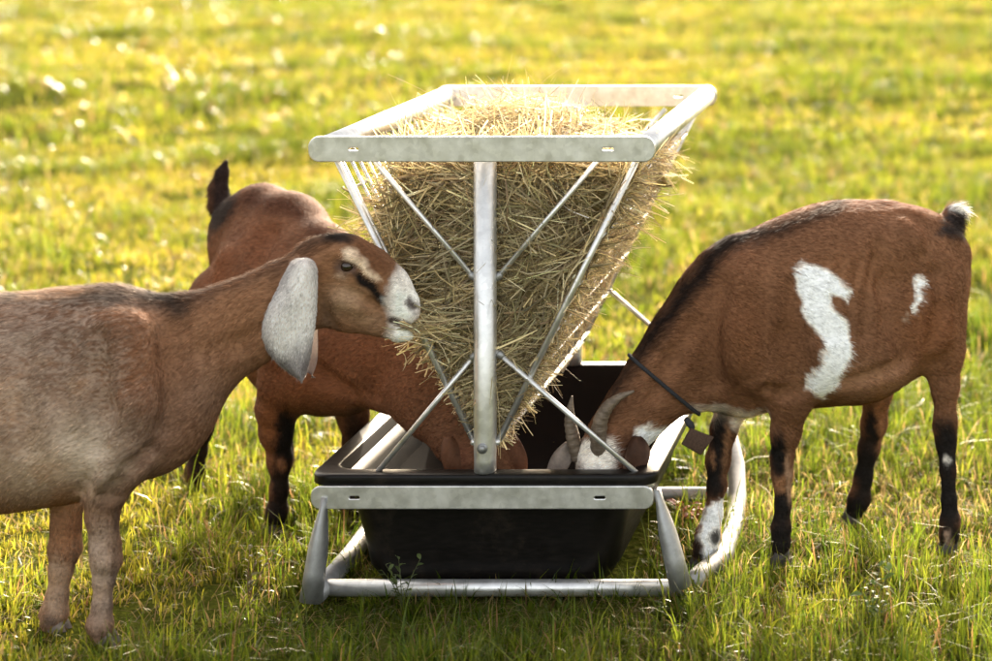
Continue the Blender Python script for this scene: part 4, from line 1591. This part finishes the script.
    # horns
    def horn(pts):
        Vh, Fh = tube([P(a, b, c) for a, b, c, r in pts], [r * 5.13 / FPX for *_, r in pts], 14, True, [(1.0, 0.75)] * len(pts))
        # growth rings
        hn = len(pts)
        C = np.tile(np.array([[0.15, 0.112, 0.080]]), (len(Vh), 1)) * (0.55 + 0.55 * np.clip((Vh[:, 2] - 0.27) / 0.10, 0, 1))[:, None]
        C *= (0.7 + 0.5 * vnoise(Vh * np.array([1, 1, 3.0]), 60, 91))[:, None]
        o = link('horn', mesh_np('horn', Vh, Fh, C), M_HORN)
        child_keep(o, root)
    def curve(ctrl, n=46):
        ctrl = np.array(ctrl, float)
        t = np.linspace(0, len(ctrl) - 1, n)
        out = np.stack([np.interp(t, np.arange(len(ctrl)), ctrl[:, k]) for k in range(4)], 1)
        for _ in range(2):
            out[1:-1] = (out[:-2] + 2 * out[1:-1] + out[2:]) / 4
        out[:, 3] *= 1 + 0.075 * np.sin(np.arange(n) * 1.55) * np.linspace(1, 0.2, n)
        return [tuple(r) for r in out]
    horn(curve([(601, 456, 5.085, 12), (598, 436, 5.065, 11), (601, 418, 5.055, 9.5), (608, 406, 5.05, 7.8), (619, 397, 5.045, 5), (634, 391, 5.045, 1.5)]))
    horn(curve([(578, 458, 5.11, 9), (573, 438, 5.10, 9), (570, 422, 5.095, 7.5), (570, 409, 5.09, 5), (572, 396, 5.09, 1.2)]))

    def ecb(V):
        n = vnoise(V, 60, 71)[:, None]
        e = np.abs(to_px(V)[0] - 637)[:, None]
        return (np.tile(np.array([[0.070, 0.032, 0.018]]), (len(V), 1)) + np.array([[0.10, 0.065, 0.045]]) * np.clip((e - 9) / 4, 0, 1)) * (0.5 + 0.8 * n)

    def ecg(V):
        n = vnoise(V, 60, 73)[:, None]
        return np.tile(np.array([[0.24, 0.20, 0.17]]), (len(V), 1)) * (0.5 + 0.8 * n)
    ear(root, [(436, 634, 641, -0.006), (440, 630, 646, -0.016), (447, 627, 650, -0.024), (455, 625, 651, -0.030), (464, 623, 648, -0.032), (473, 622, 642, -0.032), (481, 624, 635, -0.032)], 5.10, 0.006, -1, ecb)
    ear(root, [(441, 566, 574, 0.0), (448, 557, 575, -0.01), (456, 551, 574, -0.015), (466, 547, 570, -0.018), (476, 546, 563, -0.018), (484, 547, 555, -0.018)], 5.12, 0.010, -1, ecg)
    for sg, at_ in ((-1, (583, 470, 5.085)), (1, (631, 468, 5.09))):
        eyeball(root, P(*at_), 0.012, (sg * 0.9, -0.6, 0.1))
    # cord collar: section of the neck along a plane
    c0 = P(668, 388, 5.172)
    ax = P(640, 412, 5.15) - P(692, 350, 5.195)
    ax = ax / np.linalg.norm(ax)
    rel = V - c0
    s = rel @ ax
    e1 = np.cross(ax, [0, 1, 0])
    e1 /= np.linalg.norm(e1)
    e2 = np.cross(ax, e1)
    sel = (np.abs(s) < 0.006) & (np.linalg.norm(rel, axis=1) < 0.16)
    u, v = rel[sel] @ e1, rel[sel] @ e2
    an, rd = np.arctan2(v, u), np.hypot(u, v)
    pts = []
    for k in range(48):
        a = -math.pi + 2 * math.pi * k / 48
        w = np.exp(-((np.angle(np.exp(1j * (an - a)))) / 0.12) ** 2)
        r = (rd * w).sum() / (w.sum() + 1e-9) + 0.006
        pts.append(c0 + e1 * (r * math.cos(a)) + e2 * (r * math.sin(a)))
    pts.append(pts[0])
    Vc, Fc = tube(pts, 0.0048, 8, False)
    co = link('collar', mesh_np('collar', Vc, Fc, np.tile(np.array([[0.035, 0.035, 0.038]]), (len(Vc), 1))), M_ROPE)
    child_keep(co, root)
    # square tag hanging by one corner from a knot
    kp = P(690, 424, 5.09)
    Vk, Fk = tube([kp + np.array([-0.012, 0.006, 0.012]), kp, kp + np.array([0.008, -0.003, -0.012])], [0.006, 0.009, 0.006], 8)
    kn = link('knot', mesh_np('knot', Vk, Fk, np.tile(np.array([[0.04, 0.04, 0.042]]), (len(Vk), 1))), M_ROPE)
    kn.parent = co
    corner = [(690, 428), (713, 437), (700, 455), (681, 444)]
    th = np.array([0.004, -0.008, 0.002])
    Vt = []
    for d in (0, 1):
        for s_ in (0.93, 1.0) if d == 0 else (1.0, 0.93):
            for a, b in corner:
                a, b = 696 + (a - 696) * s_, 441 + (b - 441) * s_
                Vt.append(P(a, b, 5.085) + th * (d + (0.15 if s_ == 1.0 and d == 0 else (-0.15 if s_ == 1.0 else 0))))
    Ft = []
    for i in range(3):
        for k in range(4):
            k2 = (k + 1) % 4
            Ft.append((i * 4 + k, i * 4 + k2, (i + 1) * 4 + k2, (i + 1) * 4 + k))
    Ft += [(3, 2, 1, 0), (12, 13, 14, 15)]
    tg = link('tag', mesh_np('tag', np.array(Vt), [np.array(Ft)], np.tile(np.array([[0.075, 0.045, 0.032]]), (16, 1)), smooth=False), M_ROPE)
    tg.parent = co
    for px, py, Y, sc in ((780, 563, 5.26, 1.0), (701, 570, 5.245, 1.05), (949, 552, 5.383, 1.0), (853, 522, 5.61, 1.0)):
        qv = P(px, py, Y)
        hoof(root, (qv[0], Y, max(qv[2], -0.006)), (-0.88, -0.47), sc * 1.05, (0.06, 0.05, 0.045))
    return root


goat_side()


# ---------------- red brown goat behind, head low in the trough
def goat_back():
    root = empty('goat', (P(290, 0, 5.7)[0], 5.72, 0.0))
    tag(root, 'red brown goat with raised black tail standing behind the long eared goat', 'goat', 'goats at the feeder')
    L = (0.77, 0.63, 0)
    fd = Field((P(175, 0, 5.9)[0], 5.02, -0.03), (P(545, 0, 5.15)[0], 6.28, 0.97), 0.0055)
    fd.chain([(260, 256, 5.97, 58), (277, 290, 5.83, 76), (300, 320, 5.68, 79), (324, 340, 5.55, 72), (342, 352, 5.47, 58)], 0.05, 0.76, L)
    for sg in (-1, 1):
        o = np.array(L) * sg
        fd.cone(P(276, 246, 5.90) + o * 0.075, P(254, 248, 6.02) + o * 0.06, 0.036, 0.034, 0.07)
        fd.cone(P(240, 248, 6.06) + o * 0.03, P(240, 262, 6.05) + o * 0.04, 0.03, 0.03, 0.05)
    fd.chain([(240, 226, 6.03, 30), (262, 222, 5.95, 32), (290, 234, 5.85, 36), (322, 266, 5.7, 36), (345, 300, 5.55, 30)], 0.06, 0.9, L)
    NL = (0.35, 0.93, 0)
    fd.chain([(342, 346, 5.475, 56), (386, 364, 5.37, 42), (430, 396, 5.27, 38), (458, 424, 5.22, 35)], 0.05, 0.66, NL)
    fd.chain([(464, 436, 5.20, 34), (482, 460, 5.17, 30), (498, 486, 5.14, 20), (505, 500, 5.13, 16)], 0.03, 0.75, NL)
    fd.chain([(318, 375, 5.46, 38), (350, 388, 5.45, 20)], 0.04)
    fd.chain([(300, 345, 5.485, 44), (288, 382, 5.48, 28), (277, 408, 5.495, 19), (276, 432, 5.51, 14.5), (280, 460, 5.53, 10.5), (279, 490, 5.54, 7.2), (277, 511, 5.55, 8.5), (276, 521, 5.553, 8)], 0.028)
    fd.chain([(345, 380, 5.57, 30), (353, 416, 5.60, 14), (355, 445, 5.615, 10.5), (354, 480, 5.62, 7.2), (352, 503, 5.62, 8.5), (352, 514, 5.62, 8)], 0.025)
    fd.chain([(232, 305, 5.87, 44), (219, 350, 5.86, 30), (211, 385, 5.865, 15), (206, 412, 5.88, 10.5), (202, 430, 5.89, 9), (198, 452, 5.905, 6.8), (195, 471, 5.915, 8), (195, 480, 5.92, 7.5)], 0.028)
    fd.chain([(285, 320, 6.03, 46), (288, 375, 6.04, 28), (286, 405, 6.05, 13), (282, 425, 6.065, 9.5), (284, 448, 6.07, 7), (284, 462, 6.07, 8), (284, 468, 6.07, 7.5)], 0.028)
    fd.chain([(229, 226, 6.06, 12), (220, 205, 6.085, 10.5), (218, 190, 6.09, 8.5), (222, 174, 6.09, 5.5), (226, 162, 6.09, 2.5)], 0.02)

    fd.groove([(262, 235), (250, 262), (240, 300)], 0.010, 0.035, 0.035)
    fd.groove([(300, 360), (320, 380), (345, 395)], 0.008, 0.025, 0.03)
    fd.groove([(368, 345), (372, 370), (368, 395)], 0.008, 0.03, 0.03)
    fd.swell([(232, 262), (226, 290)], 0.008, 0.04, 0.04)

    def paint(V):
        p = Paint(V, (0.116, 0.055, 0.030), 300)
        p.poly([(225, 205), (255, 182), (300, 196), (335, 232), (360, 270), (345, 285), (320, 248), (285, 215), (250, 212)], (0.05, 0.02, 0.011), 7, 0.85)
        p.blob(262, 240, 26, 24, (0.12, 0.042, 0.018), 0.5)
        p.blob(238, 234, 8, 12, (0.07, 0.027, 0.014), 0.5, 20, 2)
        p.blob(215, 290, 18, 60, (0.14, 0.05, 0.021), 0.5)
        p.blob(390, 370, 60, 40, (0.128, 0.055, 0.028), 0.7)
        p.blob(310, 395, 30, 20, (0.15, 0.065, 0.03), 0.6)
        p.poly([(205, 240), (212, 150), (235, 150), (236, 210), (222, 228)], (0.020, 0.013, 0.011), 6, 0.95)
        for (x, y, sx, sy) in ((285, 440, 9, 34), (281, 490, 12, 40), (276, 520, 14, 20), (200, 440, 16, 55), (354, 470, 14, 60), (284, 440, 12, 28)):
            p.blob(x, y, sx, sy, BLK, 0.95, 0, 3)
        p.blob(281, 464, 6, 8, (0.20, 0.095, 0.05), 0.9, 0, 2)
        p.blob(268, 430, 9, 26, (0.17, 0.075, 0.035), 0.8, 0, 2)
        p.blob(462, 455, 16, 16, (0.15, 0.06, 0.035), 0.5)
        return p.C

    def flow(p):
        leg = np.clip((0.40 - p[:, 2]) / 0.1, 0, 1)[:, None]
        px, py = to_px(p)
        neck = np.clip((px - 360) / 40, 0, 1)[:, None]
        f = np.array([-0.55, 0.65, -0.6])
        leg = leg * (1 - neck)
        return f * (1 - leg) + np.array([0.0, 0, -1.0]) * leg

    def lenf(p):
        px, py = to_px(p)
        tail = (px < 238) & (py < 215)
        m = np.where(tail, 1.5, 1.0)
        l = np.where((py < 215) & ~tail, 0.15, 0.0)
        return m, l
    goat_mesh(fd, paint, root, 70000, flow, 0.0135, lenf, 31)

    def ecb(V):
        n = vnoise(V, 60, 71)[:, None]
        return np.tile(np.array([[0.14, 0.060, 0.030]]), (len(V), 1)) * (0.6 + 0.7 * n)
    ear(root, [(424, 494, 508, 0.0), (434, 493, 516, -0.01), (446, 496, 524, -0.014), (458, 500, 528, -0.016), (470, 506, 528, -0.016), (482, 514, 524, -0.014)], 5.17, 0.012, -1, ecb)
    ear(root, [(436, 444, 458, -0.02), (444, 441, 466, -0.03), (454, 440, 470, -0.036), (464, 442, 470, -0.038), (474, 446, 466, -0.036), (482, 452, 460, -0.034)], 5.17, 0.012, -1, ecb)
    for px, Y in ((276, 5.553), (352, 5.62), (195, 5.92), (284, 6.07)):
        hoof(root, (P(px, 0, Y)[0], Y, 0.0), (0.63, -0.77), 1.0, (0.05, 0.04, 0.035))
    for sg, a in ((1, (508, 470, 5.15)), (-1, (472, 476, 5.125))):
        eyeball(root, P(*a), 0.011, (0.5 * sg, -0.9, 0.1), (0.03, 0.016, 0.01))
    return root


goat_back()


# ------------------------------------------------------------------ small weeds by the feeder
def weed(x, y, h, label, stems, leafn, leaf, colour, stem_col):
    root = empty('weed', (x, y, 0.0))
    tag(root, label, 'plant')
    lV, lF = None, None
    u = np.linspace(0, 1, 6)
    V, F = [], []
    for i, t in enumerate(u):
        w = leaf * 0.26 * math.sin(math.pi * min(1, 0.08 + t * 0.92)) ** 0.8
        for sg in (-1, 0, 1):
            V.append((leaf * t, sg * w, 0.12 * leaf * math.sin(t * 2.6) + abs(sg) * w * 0.35))
    for i in range(5):
        for j in range(2):
            a = i * 3 + j
            F.append((a, a + 1, a + 4, a + 3))
    V = np.array(V)
    variants = [mesh_np('leaf', V, [np.array(F)], np.tile(np.array(colour) * f, (len(V), 1))) for f in (0.7, 1.0, 1.25)]
    for m in variants:
        m.materials.append(M_LEAF)
    for s_ in range(stems):
        a = random.uniform(0, 6.28)
        ln = random.uniform(0.25, 0.6)
        hh = h * random.uniform(0.7, 1.1)
        pts = [(math.cos(a) * ln * hh * t * t, math.sin(a) * ln * hh * t * t, hh * t - 0.004) for t in (0, 0.35, 0.7, 1)]
        Vs, Fs = tube(pts, [0.0017, 0.0014, 0.0011, 0.0006], 5)
        link('stem', mesh_np('stem', Vs, Fs, np.tile(np.array(stem_col), (len(Vs), 1))), M_LEAF, root)
        for k in range(leafn):
            t = 0.25 + 0.75 * (k + 1) / leafn
            o = bpy.data.objects.new('leaf', random.choice(variants))
            COL.objects.link(o)
            o.parent = root
            o.location = (math.cos(a) * ln * hh * t * t, math.sin(a) * ln * hh * t * t, hh * t - 0.004)
            o.rotation_euler = (random.uniform(-0.4, 0.4), random.uniform(-0.7, 0.35), random.uniform(0, 6.28))
            sc = random.uniform(0.6, 1.1)
            o.scale = (sc, sc, sc)


q = P(402, 605, 4.93)
weed(q[0], 4.93, 0.125, 'small leafy green weed in front of the black trough', 4, 7, 0.024, (0.085, 0.115, 0.035), (0.10, 0.11, 0.04))
q = P(690, 530, 5.5)
weed(q[0], 5.52, 0.085, 'low weed with reddish leaves beside the feeder leg', 7, 5, 0.030, (0.30, 0.075, 0.035), (0.2, 0.09, 0.04))
q = P(250, 610, 4.98)
weed(q[0], 4.96, 0.16, 'tall thin weed with brownish stem left of the feeder', 3, 8, 0.022, (0.13, 0.12, 0.035), (0.16, 0.08, 0.04))
q = P(870, 630, 4.8)
weed(q[0], 4.8, 0.13, 'leafy green weed in the shade of the chestnut goat', 5, 6, 0.030, (0.075, 0.12, 0.02), (0.10, 0.10, 0.03))
